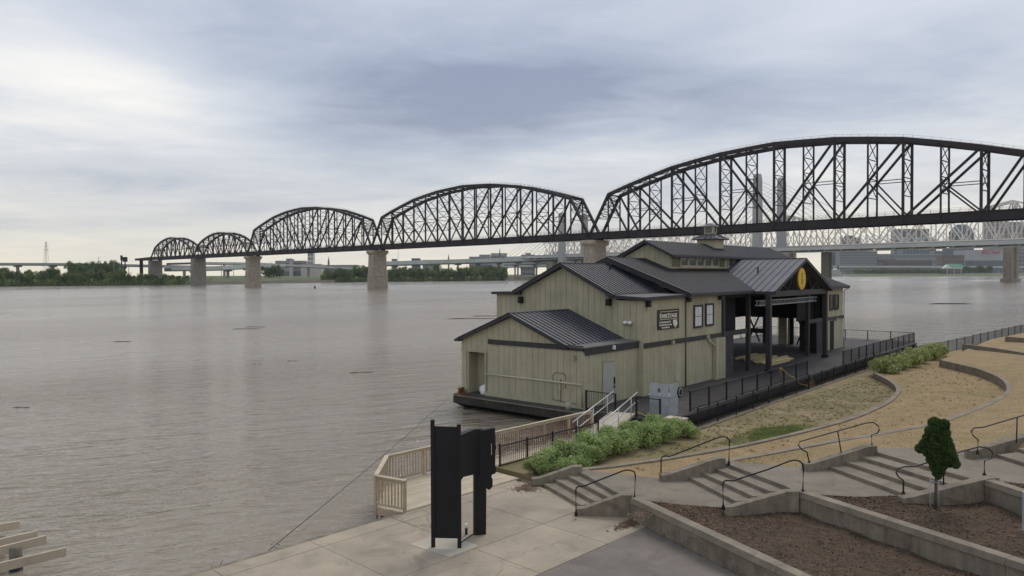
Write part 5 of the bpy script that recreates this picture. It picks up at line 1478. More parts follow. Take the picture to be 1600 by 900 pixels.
rect_box('box_body', sb, BU * .34, BV * .48, .60, 1.16, 'padc', sbx)
rect_box('box_lid', sb, BU * .37, BV * .51, 1.16, 1.21, 'padc', sbx)
# mooring pile
mp_ = PZ(886, 652, .0) + Vector((.1, 1.3, 0))
mp_.z = 0
pile = empty('mooring_pile', mp_, 'red brown pipe pile with a white dome cap by the barge bow', 'pile')
MB().tube([mp_ - ZV * 3, mp_ + ZV * 1.28], .17, 12).build('pile_shaft', M_['redpipe'], pile, True)
MB().tube([mp_ + ZV * 1.24, mp_ + ZV * 1.42, mp_ + ZV * 1.52, mp_ + ZV * 1.56], [.20, .20, .14, .04], 12).build('pile_cap', M_['white'], pile, True)
# ------------------------------------------------------------------ the long truss bridge
RD = Vector((-.697, .717, 0)).normalized()
RN = Vector((.717, .697, 0)).normalized()
RO = Vector((36.1, 319.3, 0))
def R(s, w_=0, z=0): return RO + RD * s + RN * w_ + ZV * z
ZB = 25.0
HW = 4.0
br = empty('truss_bridge', R(0, 0, 0), 'long dark steel truss bridge on stone piers crossing the river', 'bridge')
def profile(n, hip, mid, pts=None):
    h = [0.0] * (n + 1)
    for p in range(1, n):
        if pts: h[p] = pts[min(p, n - p)]
        else:
            t = (min(p, n - p) - 1) / (n / 2 - 1)
            h[p] = hip + (mid - hip) * math.sin(t * math.pi / 2) ** .85
    return h
LONG = profile(16, 0, 0, {1: 16.5, 2: 19.4, 3: 22.0, 4: 24.4, 5: 25.9, 6: 27.2, 7: 27.8, 8: 28.3})
SHORT = profile(10, 9.2, 17.6)
def span(s0, s1, n, h, detail, mem=1.28):
    # n panels from s0 to s1 ; floor girders form the part, members are its pieces
    pl = (s1 - s0) / n
    S = lambda p: s0 + pl * p
    g_ = MB()
    for w_ in (-HW - .35, HW + .35):
        g_.bar(R(s0 + .4, w_, 24.75), R(s1 - .4, w_, 24.75), .25, 2.5)
        g_.bar(R(s0 + .4, w_, 23.45), R(s1 - .4, w_, 23.45), .9, .22)
        g_.bar(R(s0 + .4, w_, 26.05), R(s1 - .4, w_, 26.05), .8, .2)
        for p in range(n + 1):
            sp_ = min(max(S(p), s0 + .6), s1 - .6)
            ww = w_ + (.25 if w_ > 0 else -.25)
            g_.bar(R(sp_, ww, 23.4), R(sp_, ww, 26.3), .5, .5, up=RD)
    for p in range(n + 1):
        sp_ = min(max(S(p), s0 + .6), s1 - .6)
        g_.bar(R(sp_, -HW, 24.3), R(sp_, HW, 24.3), .4, 1.4)
    g_.bar(R(s0 + .1, 0, 26.0), R(s1 - .1, 0, 26.0), HW * 2 + .2, .3)
    part = g_.build('truss_span', M_['steel2'], br)
    st = M_['steel']
    rl_ = MB()
    for w_ in (-HW - .35, HW + .35):
        for z_ in (26.6, 27.0, 27.4):
            rl_.bar(R(s0, w_, z_), R(s1, w_, z_), .05, .05)
        k = int((s1 - s0) / 2.6)
        for i in range(k + 1):
            q = s0 + (s1 - s0) * i / k
            rl_.bar(R(q, w_, 26.1), R(q, w_, 27.45), .07, .07, up=RD)
    rl_.build('walkway_railing', M_['wire'], part)
    tops = [(S(p), ZB + h[p]) for p in range(1, n)]
    for w_ in (-HW, HW):
        # chords
        piece('end_post', R(s0 + .3, w_, ZB), R(S(1), w_, ZB + h[1]), .75 * mem, .8 * mem, st, part, up=RN)
        piece('end_post', R(s1 - .3, w_, ZB), R(S(n - 1), w_, ZB + h[n - 1]), .75 * mem, .8 * mem, st, part, up=RN)
        for p in range(1, n - 1):
            a, b = R(S(p), w_, ZB + h[p]), R(S(p + 1), w_, ZB + h[p + 1])
            dd = (b - a).normalized() * .2
            piece('top_chord', a - dd, b + dd, .8 * mem, 1.05 * mem, st, part)
        for p in range(1, n):
            heavy = (p % 2 == 0)
            t_ = (.50 if heavy else .34) * mem
            piece('post', R(S(p), w_, ZB), R(S(p), w_, ZB + h[p]), t_, t_ * 1.1, st, part, up=RD)
        half = n // 2
        def web(a, b, name, t_):
            piece(name, a, b, t_ * mem, t_ * mem, st, part, up=RN)
        if n >= 14:
            for p in range(2, half, 2):
                for (q, dirn) in ((p, 1), (n - p, -1)):
                    top_ = R(S(q), w_, ZB + h[q]); bot_ = R(S(q + 2 * dirn), w_, ZB)
                    web(top_, bot_, 'diagonal', .52)
                    mid_ = (top_ + bot_) / 2
                    web(R(S(q), w_, ZB), mid_, 'sub_strut', .34)
                    piece('strut', mid_, R(S(q), w_, mid_.z), .25, .25, st, part)
            for q, dirn in ((1, 1), (n - 1, -1)):
                web(R(S(q), w_, ZB + h[q]), R(S(q + dirn), w_, ZB), 'diagonal', .5)
        else:
            for p in range(1, half):
                for (q, dirn) in ((p, 1), (n - p, -1)):
                    web(R(S(q), w_, ZB + h[q]), R(S(q + dirn), w_, ZB), 'diagonal', .45)
    # sway frames between the two trusses, one for each panel point
    for p in range(1, n):
        m_ = MB(); zt_ = ZB + h[p] - .3; zl = ZB + 7.2
        if zt_ - zl < 1.2: continue
        k = max(1, round((zt_ - zl) / 5.6))
        for i in range(k + 1):
            z_ = zl + (zt_ - zl) * i / k
            m_.bar(R(S(p), -HW, z_), R(S(p), HW, z_), .26, .26)
        for i in range(k):
            za, zc_ = zl + (zt_ - zl) * i / k, zl + (zt_ - zl) * (i + 1) / k
            m_.bar(R(S(p), -HW, za), R(S(p), HW, zc_), .2, .2); m_.bar(R(S(p), HW, za), R(S(p), -HW, zc_), .2, .2)
        m_.build('sway_frame', st, part)
    # portal lattice in the end posts, lateral bracing along the top chords
    for (sa, sb_) in ((s0 + .3, S(1)), (s1 - .3, S(n - 1))):
        m_ = MB()
        hh = h[1]
        for i in range(5):
            t0_, t1_ = .42 + .115 * i, .42 + .115 * (i + 1)
            pa = lambda t, w_: R(sa + (sb_ - sa) * t, w_, ZB + hh * t)
            m_.bar(pa(t0_, -HW), pa(t1_, HW), .22, .22); m_.bar(pa(t0_, HW), pa(t1_, -HW), .22, .22)
            m_.bar(pa(t0_, -HW), pa(t0_, HW), .26, .26)
        m_.build('portal_frame', st, part)
    m_ = MB()
    for p in range(1, n - 1):
        a0, a1 = R(S(p), -HW, ZB + h[p]), R(S(p), HW, ZB + h[p])
        b0_, b1_ = R(S(p + 1), -HW, ZB + h[p + 1]), R(S(p + 1), HW, ZB + h[p + 1])
        m_.bar(a0, b1_, .22, .22); m_.bar(a1, b0_, .22, .22); m_.bar(b0_, b1_, .3, .3)
    m_.build('lateral_bracing', st, part)
    # thin guard rail along the top chord
    m_ = MB()
    w_ = HW - .1
    for w_ in (-HW, HW):
        for p in range(1, n - 1):
            for hh in (.95, 1.5):
                m_.bar(R(S(p), w_, ZB + h[p] + hh), R(S(p + 1), w_, ZB + h[p + 1] + hh), .05, .05)
            for k in range(4):
                t = k / 4
                zz_ = ZB + h[p] + (h[p + 1] - h[p]) * t
                m_.bar(R(S(p) + pl * t, w_, zz_ + .4), R(S(p) + pl * t, w_, zz_ + 1.5), .06, .06, up=RD)
    m_.build('catwalk_rail', M_['wire'], part)
    return part
SL = 166.7
span(-SL, 0, 16, LONG, 2)
span(0, SL, 16, LONG, 2)
span(SL, 2 * SL, 16, LONG, 1)
span(2 * SL, 2 * SL + 106, 10, SHORT, 1)
span(2 * SL + 106, 2 * SL + 212, 10, SHORT, 1)
def frust(c_s, l0, t0, z0, l1, t1, z1, name, m, par):
    pts = []
    for (l_, t_, z_) in ((l0, t0, z0), (l1, t1, z1)):
        # rounded nose upstream and downstream
        ring_ = []
        for k in range(-3, 4):
            a = k * math.pi / 6
            ring_.append(R(c_s + t_ / 2 * math.sin(a), l_ / 2 - t_ * .25 + t_ * .25 * math.cos(a), z_))
        for k in range(-3, 4):
            a = k * math.pi / 6
            ring_.append(R(c_s - t_ / 2 * math.sin(a), -l_ / 2 + t_ * .25 - t_ * .25 * math.cos(a), z_))
        pts.append(ring_)
    n = len(pts[0])
    return MB().add(pts[0] + pts[1], [tuple(range(n))[::-1], tuple(range(n, 2 * n))] + [(i, (i + 1) % n, n + (i + 1) % n, n + i) for i in range(n)]).build(name, M_[m], par)
for s_, conc in ((-SL, 0), (0, 0), (SL, 0), (2 * SL, 0), (2 * SL + 106, 1), (2 * SL + 212, 1)):
    if conc:
        p_ = frust(s_, 13.5, 6.8, -5, 12.2, 5.6, 22.6, 'bridge_pier', 'pierconc', br)
        frust(s_, 12.6, 6.0, 22.6, 12.8, 6.2, 23.2, 'pier_cap', 'pierconc', p_)
    else:
        p_ = frust(s_, 12.6, 7.0, -5, 12.2, 6.6, 7.6, 'bridge_pier', 'stone', br)
        frust(s_, 12.8, 7.2, 7.6, 12.6, 7.0, 8.3, 'belt_course', 'stone', p_)
        frust(s_, 11.6, 6.2, 8.3, 10.8, 5.4, 20.2, 'pier_shaft', 'stone', p_)
        frust(s_, 11.0, 5.6, 20.2, 13.4, 7.2, 21.4, 'pier_corbel', 'stonecap', p_)
        frust(s_, 13.6, 7.4, 21.4, 13.2, 7.0, 22.9, 'pier_cap', 'stonecap', p_)
    for w_ in (-HW, HW):
        piece('bearing', R(s_, w_, 22.8), R(s_, w_, 24.2), 2.4, 1.2, M_['steel2'], p_, up=RD)
sE = 2 * SL + 212
MB().bar(R(sE, 0, 25.4), R(sE + 45, 0, 24.6), 9, 2.0).build('approach_deck', M_['steel2'], br)
piece('approach_pier', R(sE + 40, 0, 0), R(sE + 40, 0, 24), 2.6, 2.6, M_['inner'], br, up=RD)
# ramp beneath the far end
piece('approach_ramp', PY(120 + 200, 411, 760), PY(60 + 200, 412.5, 745), 9, 2.0, M_['hwydark'], br)

# ------------------------------------------------------------------ far bank
SH_PX = [(-900, 452), (-250, 450), (0, 447.8), (150, 446.4), (294, 445), (430, 442.6), (520, 441.2), (640, 440), (735, 439.2), (790, 438.4), (845, 437.4), (905, 436.3), (1000, 434.8), (1180, 433), (1340, 431.7), (1480, 431.4), (1600, 431.0), (1900, 430.6), (2300, 430)]
sh = [PZ(x, y, 0) for x, y in SH_PX]
m = MB()
for p in sh:
    d = Vector((p.x, p.y, 0)).normalized()
    for k, (off, z_) in enumerate(((0, -1.2), (3, .4), (25, 3.2), (60, 5.0), (2200, 7.0))):
        q = Vector((p.x, p.y, 0)) + d * off
        m.v.append((max(-3380, min(3380, q.x)), min(q.y, 3480), z_))
for i in range(len(sh) - 1):
    for k in range(4):
        b = i * 5 + k
        m.f.append((b, b + 1, b + 6, b + 5))
tag(m.build('far_bank', M_['bank']), kind='structure')
def far_pt(x, inland, z=0):
    # a point behind the shore under pixel column x
    for i in range(len(SH_PX) - 1):
        if SH_PX[i][0] <= x <= SH_PX[i + 1][0]:
            t = (x - SH_PX[i][0]) / (SH_PX[i + 1][0] - SH_PX[i][0])
            p = sh[i].lerp(sh[i + 1], t)
            break
    else:
        p = sh[-1]
    d = Vector((p.x, p.y, 0)).normalized()
    q = p + d * inland
    q.z = z
    return q
def bank_z(inl):
    for (o0, z0), (o1, z1) in zip(((0, -1.2), (3, .4), (25, 3.2), (60, 5.0)), ((3, .4), (25, 3.2), (60, 5.0), (2200, 7.0))):
        if inl <= o1: return z0 + (z1 - z0) * (inl - o0) / (o1 - o0)
    return 7
# stone river wall and grass terrace between the bridge piers
wallm = MB()
for x0 in range(318, 522, 12):
    a, b = far_pt(x0, -1.5), far_pt(x0 + 12, -1.5)
    wallm.bar(a + ZV * 1.2, b + ZV * 1.2, 3.0, 3.2)
tag(wallm.build('river_wall', M_['bank2']), 'grey stone river wall on the far bank between the bridge piers', 'wall')
wallm = MB()
for x0 in range(786, 980, 10):
    a, b = far_pt(x0, 2), far_pt(x0 + 10, 2)
    wallm.bar(a + ZV * 2.5, b + ZV * 2.5, 6.0, 6.0)
tag(wallm.build('stone_revetment', M_['bank2']), 'pale stone revetment on the far bank left of the barge roof', 'wall')

# ------------------------------------------------------------------ far trees
crown_me = [leaf_mesh('crown', 1500, 1, 1, 1, .085, 'tree', 20, 21 + k, dome=False) for k in range(3)] + [leaf_mesh('crown', 1500, 1, 1, 1, .085, 'tree2', 20, 31 + k, dome=False) for k in range(2)]
trunk_me = MB().tube([(0, 0, 0), (.01, 0, .25), (.02, .01, .5), (0, .02, .8)], [.035, .028, .02, .006], 6)
for k in range(5):
    a = k * 1.26
    trunk_me.tube([(.01, 0, .32 + .05 * k), (.12 * math.cos(a), .12 * math.sin(a), .5 + .05 * k), (.24 * math.cos(a), .24 * math.sin(a), .62 + .05 * k)], [.014, .009, .004], 5)
trunk_me = trunk_me.mesh('trunk', M_['bark'])
rt = random.Random(77)
def far_tree(x, inl, h, label, group, light=.25, wide=.42):
    p = far_pt(x, inl, bank_z(inl))
    r = empty('tree', p, label, 'tree', group)
    me = crown_me[rt.randrange(3)] if rt.random() > light else crown_me[3 + rt.randrange(2)]
    rot = Matrix.Rotation(rt.uniform(0, 6.28), 4, 'Z')
    attach(bpy.data.objects.new('crown', me), Matrix.Translation(p + ZV * h * .56) @ rot @ Matrix.Diagonal((h * wide, h * wide, h * .50, 1)), r)
    attach(bpy.data.objects.new('trunk', trunk_me), Matrix.Translation(p) @ rot @ Matrix.Diagonal((h, h, h, 1)), r)
for i in range(64):
    x = -60 + i * 5.6 + rt.uniform(-3, 3)
    hmax = 12.8 if x < 195 else (9.5 if x < 245 else 7.5)
    far_tree(x, rt.choice((4, 9, 16, 24)), hmax * rt.uniform(.72, 1.05), 'leafy tree on the far bank left of the truss bridge', 'far bank trees left of the bridge', .22)
for i in range(20):
    x = 506 + i * 3.7 + rt.uniform(-2, 2)
    far_tree(x, rt.choice((4, 10, 18, 26)), (13 + (x - 506) * .07) * rt.uniform(.75, 1.05), 'leafy tree on the far bank between the two stone piers', 'far bank trees between the stone piers', .3)
for i in range(56):
    x = 606 + i * 3.35 + rt.uniform(-2, 2)
    far_tree(x, rt.choice((3, 8, 16, 26)), 17.5 * rt.uniform(.68, 1.05), 'leafy tree on the far bank right of the middle stone pier', 'far bank trees right of the middle pier', .35)
for i in range(15):
    x = 110 + i * 5.2
    far_tree(x, 230, rt.uniform(17, 22), 'dark tree beyond the far highway at the left', 'trees beyond the far highway', .05)
for i in range(6):
    far_tree(412 + i * 5, 140, rt.uniform(12, 17), 'dark tree on the far side beside the white tower', 'trees near the white tower', .05)
for i in range(40):
    x = 1335 + i * 3.6
    far_tree(x, 60 + rt.uniform(0, 30), rt.uniform(10, 15), 'small green tree on the downtown waterfront', 'downtown waterfront trees', .4, .55)
for i in range(9):
    far_tree(1508 + i * 5, 90, rt.uniform(14, 26), 'green tree in front of the arena on the far waterfront', 'trees in front of the arena', .2, .5)
# bushes and reeds along the far shore
m = MB()
for _ in range(16000):
    x = rt.choice((rt.uniform(-80, 290), rt.uniform(-80, 330), rt.uniform(500, 576), rt.uniform(604, 792)))
    inl = rt.uniform(-1, 14); p = far_pt(x, inl, 0)
    p.z = rt.uniform(0, 1) ** 1.6 * 5.5 + bank_z(max(inl, 0)) * .6
    a = Vector((rt.gauss(0, 1), rt.gauss(0, 1), rt.gauss(0, 1))).normalized() * rt.uniform(.3, .8)
    b = Vector((rt.gauss(0, 1), rt.gauss(0, 1), rt.gauss(0, 1))).normalized() * rt.uniform(.3, .8)
    m.add([p - a, p + b, p + a, p - b], [(0, 1, 2, 3)])
me = bpy.data.meshes.new('undergrowth'); me.from_pydata(m.v, [], m.f); me.materials.append(M_['tree2'])
tag(attach(bpy.data.objects.new('undergrowth', me), Matrix.Identity(4), None), 'green undergrowth along the far river bank', 'undergrowth', kind='stuff')

# ------------------------------------------------------------------ far roads
def highway(pts, name, label, width=12, th=2.2, pier_step=32, pz0=0, m='hwy', barrier=True):
    r = empty(name, pts[0], label, 'highway')
    for i in range(len(pts) - 1):
        d_ = MB().bar(pts[i], pts[i + 1], width, th).build('deck', M_['hwydark'], r)
        for w_ in (-1, 1):
            dd = (pts[i + 1] - pts[i]).normalized(); nn = Vector((dd.y, -dd.x, 0)) * (width / 2) * w_
            piece('parapet', pts[i] + nn + ZV * (th * .35), pts[i + 1] + nn + ZV * (th * .35), .5, th * 1.1, M_[m], d_)
        L = (pts[i + 1] - pts[i]).length
        k = max(1, int(L / pier_step))
        for j in range(k):
            c = pts[i].lerp(pts[i + 1], (j + .5) / k)
            piece('pier', Vector((c.x, c.y, pz0)), Vector((c.x, c.y, c.z - th / 2)), 2.6, 2.6, M_['hwypier'], r)
            dd = (pts[i + 1] - pts[i]).normalized(); nn = Vector((dd.y, -dd.x, 0)) * (width * .48)
            piece('pier_head', c - nn - ZV * (th / 2 + .8), c + nn - ZV * (th / 2 + .8), 2.2, 1.6, M_['hwypier'], r)
    return r
highway([PY(-120, 413, 900), PY(0, 413.5, 900), PY(110, 414, 900), PY(220, 416, 900), PY(310, 418, 920)], 'elevated_highway', 'grey elevated highway beyond the trees at the far left', 14, 2.4, m='hwypier')
highway([PY(262, 421.5, 760), PY(340, 420.5, 820), PY(400, 417, 900), PY(440, 416, 960)], 'elevated_highway', 'dark elevated ramp seen between the far bridge piers', 10, 3.6, 40)
highway([PY(300, 412, 980), PY(400, 413, 1000), PY(560, 421, 1050)], 'elevated_highway', 'pale elevated road behind the bridge between its far piers', 10, 2.6, 45)
highway([PY(600, 413.5, 1180), PY(700, 410.5, 1150), PY(795, 408, 1110), PY(915, 403.5, 1040), PY(960, 402, 1010)], 'elevated_highway', 'pale elevated highway leading to the cable stayed bridge', 22, 5.2, 30)
highway([PY(790, 413, 1190), PY(850, 411, 1160), PY(930, 409, 1130)], 'elevated_highway', 'lower pale highway ramp behind the cable stayed tower', 12, 4.0, 26)
highway([PY(780, 417, 1230), PY(850, 416, 1210), PY(930, 414, 1190)], 'elevated_highway', 'lowest highway ramp behind the barge gable', 10, 3.5, 22)
highway([PY(1300, 417.5, 2120), PY(1420, 417.5, 2120), PY(1500, 418, 2120), PY(1620, 418.5, 2120)], 'elevated_highway', 'long grey elevated road along the downtown waterfront', 16, 4.5, 60)

# ------------------------------------------------------------------ white cantilever bridge and cable-stayed bridge
JD = Vector((-.643, .766, 0)); JN = Vector((.766, .643, 0)); JO = Vector((448, 661, 0))
def J(t, w_=0, z=0): return JO + JD * t + JN * w_ + ZV * z
jb = empty('cantilever_bridge', J(0), 'pale cantilever truss bridge far behind the dark bridge', 'bridge')
def jtop(t):
    h = 18.0
    for pk in (0, 214):
        h += 17.0 * max(0, 1 - abs(t - pk) / 62.0) ** 1.3
    return 38 + h
JT = [-150 + 13.4 * k for k in range(58)]
for w_ in (-6, 6):
    for a, b in zip(JT[:-1], JT[1:]):
        piece('top_chord', J(a, w_, jtop(a)), J(b, w_, jtop(b)), 1.3, 1.3, M_['jfk'], jb)
    piece('bottom_chord', J(JT[0], w_, 38), J(JT[-1], w_, 38), 1.0, 1.2, M_['jfk'], jb)
    for k, a in enumerate(JT[:-1]):
        b = JT[k + 1]
        piece('post', J(a, w_, 38), J(a, w_, jtop(a)), .85, .85, M_['jfk'], jb, up=JD)
        if k % 2 == 0: piece('diagonal', J(a, w_, 38), J(b, w_, jtop(b)), .95, .95, M_['jfk'], jb)
        else: piece('diagonal', J(a, w_, jtop(a)), J(b, w_, 38), .95, .95, M_['jfk'], jb)
        zm_ = (38 + jtop((a + b) / 2)) / 2
        piece('sub_diagonal', J((a + b) / 2, w_, zm_), J(b if k % 2 == 0 else a, w_, 38), .6, .6, M_['jfk'], jb)
        piece('sub_strut', J((a + b) / 2, w_, 38), J((a + b) / 2, w_, zm_), .5, .5, M_['jfk'], jb, up=JD)
m = MB()
for a, b in zip(JT[:-1], JT[1:]):
    m.bar(J(a, -6, jtop(a)), J(b, 6, jtop(b)), .6, .6); m.bar(J(a, 6, jtop(a)), J(a, -6, jtop(a)), .6, .6)
    m.bar(J(a, -6, (38 + jtop(a)) / 2 + 3), J(a, 6, (38 + jtop(a)) / 2 + 3), .4, .4)
    m.bar(J(a, -6, (38 + jtop(a)) / 2 + 3), J(a, 6, jtop(a)), .4, .4)
m.build('lateral_bracing', M_['jfk'], jb)
MB().bar(J(-160, 0, 37), J(640, 0, 37), 13, 1.4).build('road_deck', M_['hwydark'], jb)
for t in (0, 214, 420, 600):
    for w_ in (-7, 7):
        piece('pier_column', J(t, w_, -4), J(t, w_, 34), 6.5, 6.5, M_['stone'] if t else M_['stone'], jb, up=JD)
    piece('pier_beam', J(t, -10, 35.5), J(t, 10, 35.5), 5.5, 3.0, M_['stone'], jb)
    piece('pier_footing', J(t, -13, .5), J(t, 13, .5), 9, 4.5, M_['stone'], jb)
LO_ = Vector((413.5, 632, 0))
def LN(t, w_=0, z=0): return LO_ + JD * t + JN * w_ + ZV * z
lb = empty('cable_stayed_bridge', LN(211), 'pale cable stayed bridge with concrete towers behind the dark bridge', 'bridge')
MB().bar(LN(-160, 0, 32.6), LN(640, 0, 32.6), 30, 2.2).build('road_deck', M_['hwydark'], lb)
for w_ in (-15.3, 15.3):
    piece('deck_edge', LN(-160, w_, 33.2), LN(640, w_, 33.2), .6, 3.4, M_['hwy'], lb)
piece('under_girder', LN(-160, -12, 29.6), LN(640, -12, 29.6), 1.2, 1.0, M_['hwy'], lb)
for k in range(48):
    t = -155 + 16.5 * k
    piece('floor_beam', LN(t, -15, 30.8), LN(t, 15, 30.8), 1.6, 1.6, M_['hwypier'], lb)
for t, ht, sp_ in ((211, 113, 24), (510, 92, 22)):
    for w_ in (-sp_, sp_):
        tw = MB()
        c0_, c1_ = LN(t, w_, -3), LN(t, w_, ht)
        def sqr(c, a, b): return [c - JD * a - JN * b, c + JD * a - JN * b, c + JD * a + JN * b, c - JD * a + JN * b]
        tw.hexa(sqr(c0_, 4.8, 3.7) + sqr(LN(t, w_, ht * .45), 4.2, 3.3))
        tw.hexa(sqr(LN(t, w_, ht * .45), 4.2, 3.3) + sqr(LN(t, w_, ht - 5), 3.7, 3.0))
        tw.hexa(sqr(LN(t, w_, ht - 5), 3.7, 3.0) + sqr(c1_, 2.8, 2.4))
        tw_ = tw.build('tower_leg', M_['lincoln'], lb)
        for sgn_ in (-1, 1):
            for k in range(9):
                dz_ = ht - 6 - k * (ht - 60) / 14
                MB().bar(LN(t, w_ * .98, dz_), LN(t + sgn_ * (135 - k * 13), 15.5 * (1 if w_ > 0 else -1), 35), .26, .26).build('stay_cable', M_['hwypier'], lb)
    piece('tower_strut', LN(t, -sp_, 29), LN(t, sp_, 29), 5, 4, M_['lincoln'], lb)
piece('side_pier', LN(145, -6, -4), LN(145, -6, 30), 6, 8, M_['timber'], lb, up=JD)

# ------------------------------------------------------------------ far buildings
def bmat(name, c):
    k = 'b_' + name
    if k not in M_: g_ = sum(c) / 3; c = tuple(x * .75 + g_ * .25 for x in c); M_[k] = mat('facade_' + name, c, .85, .08, .02)  # facade colours greyed, adding distance haze in the paint
    return M_[k]
def building(x0, x1, yt, Z, label, c, depth=30, rows=0, cols_=0, wc=(.09, .10, .11), yb=427, cap=None, name='building'):
    a, b = PY(x0, yt, Z), PY(x1, yt, Z)
    ht = a.z; zb = 2.0
    r = empty(name, Vector((a.x, Z, zb)), label, 'building')
    wl_ = MB().hexa([Vector((a.x, Z, zb)), Vector((b.x, Z, zb)), Vector((b.x, Z + depth, zb)), Vector((a.x, Z + depth, zb)),
                     Vector((a.x, Z, ht)), Vector((b.x, Z, ht)), Vector((b.x, Z + depth, ht)), Vector((a.x, Z + depth, ht))]).build('wall', bmat(label[:24].replace(' ', '_'), c), r)
    if rows:
        W_ = b.x - a.x; Hh = ht - zb
        gm = bmat('glass%d' % int(wc[0] * 1000), wc)
        for i in range(rows):
            for j in range(cols_):
                cx = a.x + W_ * (j + .5) / cols_; cz = zb + Hh * (i + .5) / rows
                piece('window', Vector((cx - W_ / cols_ * .36, Z - .3, cz)), Vector((cx + W_ / cols_ * .36, Z - .3, cz)), .8, Hh / rows * .55, gm, wl_)
    if cap:
        piece('roof_block', Vector((a.x + (b.x - a.x) * cap[0], Z + depth / 2, ht + cap[2] / 2)), Vector((a.x + (b.x - a.x) * cap[1], Z + depth / 2, ht + cap[2] / 2)), depth * .6, cap[2], wl_.data.materials[0], r)
    else:
        piece('parapet', Vector((a.x - .3, Z - .2, ht + .3)), Vector((b.x + .3, Z - .2, ht + .3)), 1.0, 1.0, wl_.data.materials[0], r)
    return r
# downtown at the right
building(1312, 1371, 393, 2300, 'grey hotel block with a grid of windows on the waterfront', (.26, .28, .27), 30, 9, 16, (.12, .14, .15))
building(1292, 1312, 394, 2400, 'dark red brick block left of the grid hotel', (.16, .10, .095), 30, 5, 4)
building(1318, 1346, 371, 2900, 'brown tower block half hidden by the pale truss', (.15, .09, .085), 30, 6, 5, cap=(.2, .6, 8))
building(1398, 1411, 358, 2900, 'slim grey tower beside the wide dark tower', (.26, .27, .28), 30, 10, 3)
building(1411, 1452, 358, 2950, 'wide dark grey tower behind the pale truss', (.15, .16, .175), 40, 10, 8)
building(1411, 1453, 371, 2800, 'blue topped building in front of the wide dark tower', (.14, .24, .34), 40, 4, 8)
building(1452, 1463, 373, 2850, 'small dark red building right of the blue one', (.22, .08, .075), 30)
building(1370, 1472, 397, 2450, 'long pale grey building right of the grid hotel', (.28, .285, .29), 40, 4, 22, (.17, .18, .20))
building(1372, 1400, 404, 2300, 'low grey brown building in front of the long pale one', (.20, .19, .18), 20, 3, 7)
building(1384, 1456, 407, 2250, 'low dark red brick building on the waterfront', (.19, .105, .09), 20, 2, 16)
building(1472, 1507, 399, 2300, 'red brick block left of the arena', (.23, .125, .105), 30, 5, 8)
building(1460, 1474, 392, 2500, 'pale narrow block behind the red brick block', (.30, .28, .26), 30, 5, 3)
building(1480, 1506, 388, 2600, 'dark blue block behind the red brick block', (.10, .14, .18), 30, 4, 5)
building(1546, 1575, 338, 3000, 'tall pinkish tower behind the truss peak', (.29, .215, .205), 40, 16, 6, cap=(.25, .75, 14))
building(1576, 1640, 347, 3000, 'broad pinkish grey tower at the right edge', (.27, .215, .21), 40, 14, 9)
# octagonal glass tower
Zo = 2850
oc = PY(1502, 380, Zo)
orad = 17 * Zo / FPX
og = empty('building', Vector((oc.x, Zo, 2)), 'dark octagonal glass tower seen through the pale truss', 'building')
ozt = PY(1502, 351, Zo).z
poly8 = [(oc.x + orad * math.cos(math.pi / 8 + k * math.pi / 4), Zo + orad * math.sin(math.pi / 8 + k * math.pi / 4)) for k in range(8)]
wl8 = MB().prism(poly8, 2, ozt - 28).build('wall', bmat('octglass', (.065, .09, .115)), og)
pin = [(oc.x + (x - oc.x) * .45, Zo + (y - Zo) * .45) for x, y in poly8]
MB().add([(x, y, ozt - 28) for x, y in poly8] + [(x, y, ozt) for x, y in pin], [(i, (i + 1) % 8, 8 + (i + 1) % 8, 8 + i) for i in range(8)] + [tuple(range(8, 16))]).build('roof', bmat('octroof', (.07, .10, .13)), og)
for k in range(6):
    MB().prism([(oc.x + (x - oc.x) * 1.01, Zo + (y - Zo) * 1.01) for x, y in poly8], 20 + k * 24, 22 + k * 24).build('floor_band', bmat('octband', (.11, .13, .15)), wl8)
# arena with red logo
ar = building(1507, 1569, 391, 2350, 'wide arena with pale upper wall and red lettering', (.37, .37, .38), 60)
aL, aR = PY(1509, 402, 2348), PY(1568, 402, 2348)
piece('glass_wall', Vector((aL.x, 2347, 24)), Vector((aR.x, 2347, 24)), 2, 44, bmat('arenaglass', (.10, .135, .16)), ar)
for k in range(12):
    xx = aL.x + (aR.x - aL.x) * (k + .5) / 12
    piece('mullion', Vector((xx, 2345.6, 4)), Vector((xx, 2345.6, 46)), .9, 1.2, bmat('arenamull', (.18, .20, .22)), ar)
def far_text(body, xpx, ypx, wpx, Z, mname, par):
    cu = bpy.data.curves.new('lettering', 'FONT'); cu.body = body; cu.size = 10; cu.extrude = .3; cu.offset = .15
    to = bpy.data.objects.new('lettering_tmp', cu); col.objects.link(to)
    me = bpy.data.meshes.new_from_object(to.evaluated_get(bpy.context.evaluated_depsgraph_get()))
    bpy.data.objects.remove(to)
    xs = [q.co.x for q in me.vertices]; k = wpx * Z / FPX / (max(xs) - min(xs))
    me.materials.clear(); me.materials.append(M_[mname])
    p = PY(xpx, ypx, Z)
    M = Matrix.Translation(p) @ Matrix.Rotation(math.pi / 2, 4, 'X') @ Matrix.Diagonal((k, k * 1.25, 1, 1))
    return attach(bpy.data.objects.new('lettering', me), M, par)
M_['red'] = mat('logo_red', (.42, .025, .04), .6, .05, .1)
far_text('KFC Yum!', 1535, 396.5, 27, 2346, 'red', ar)
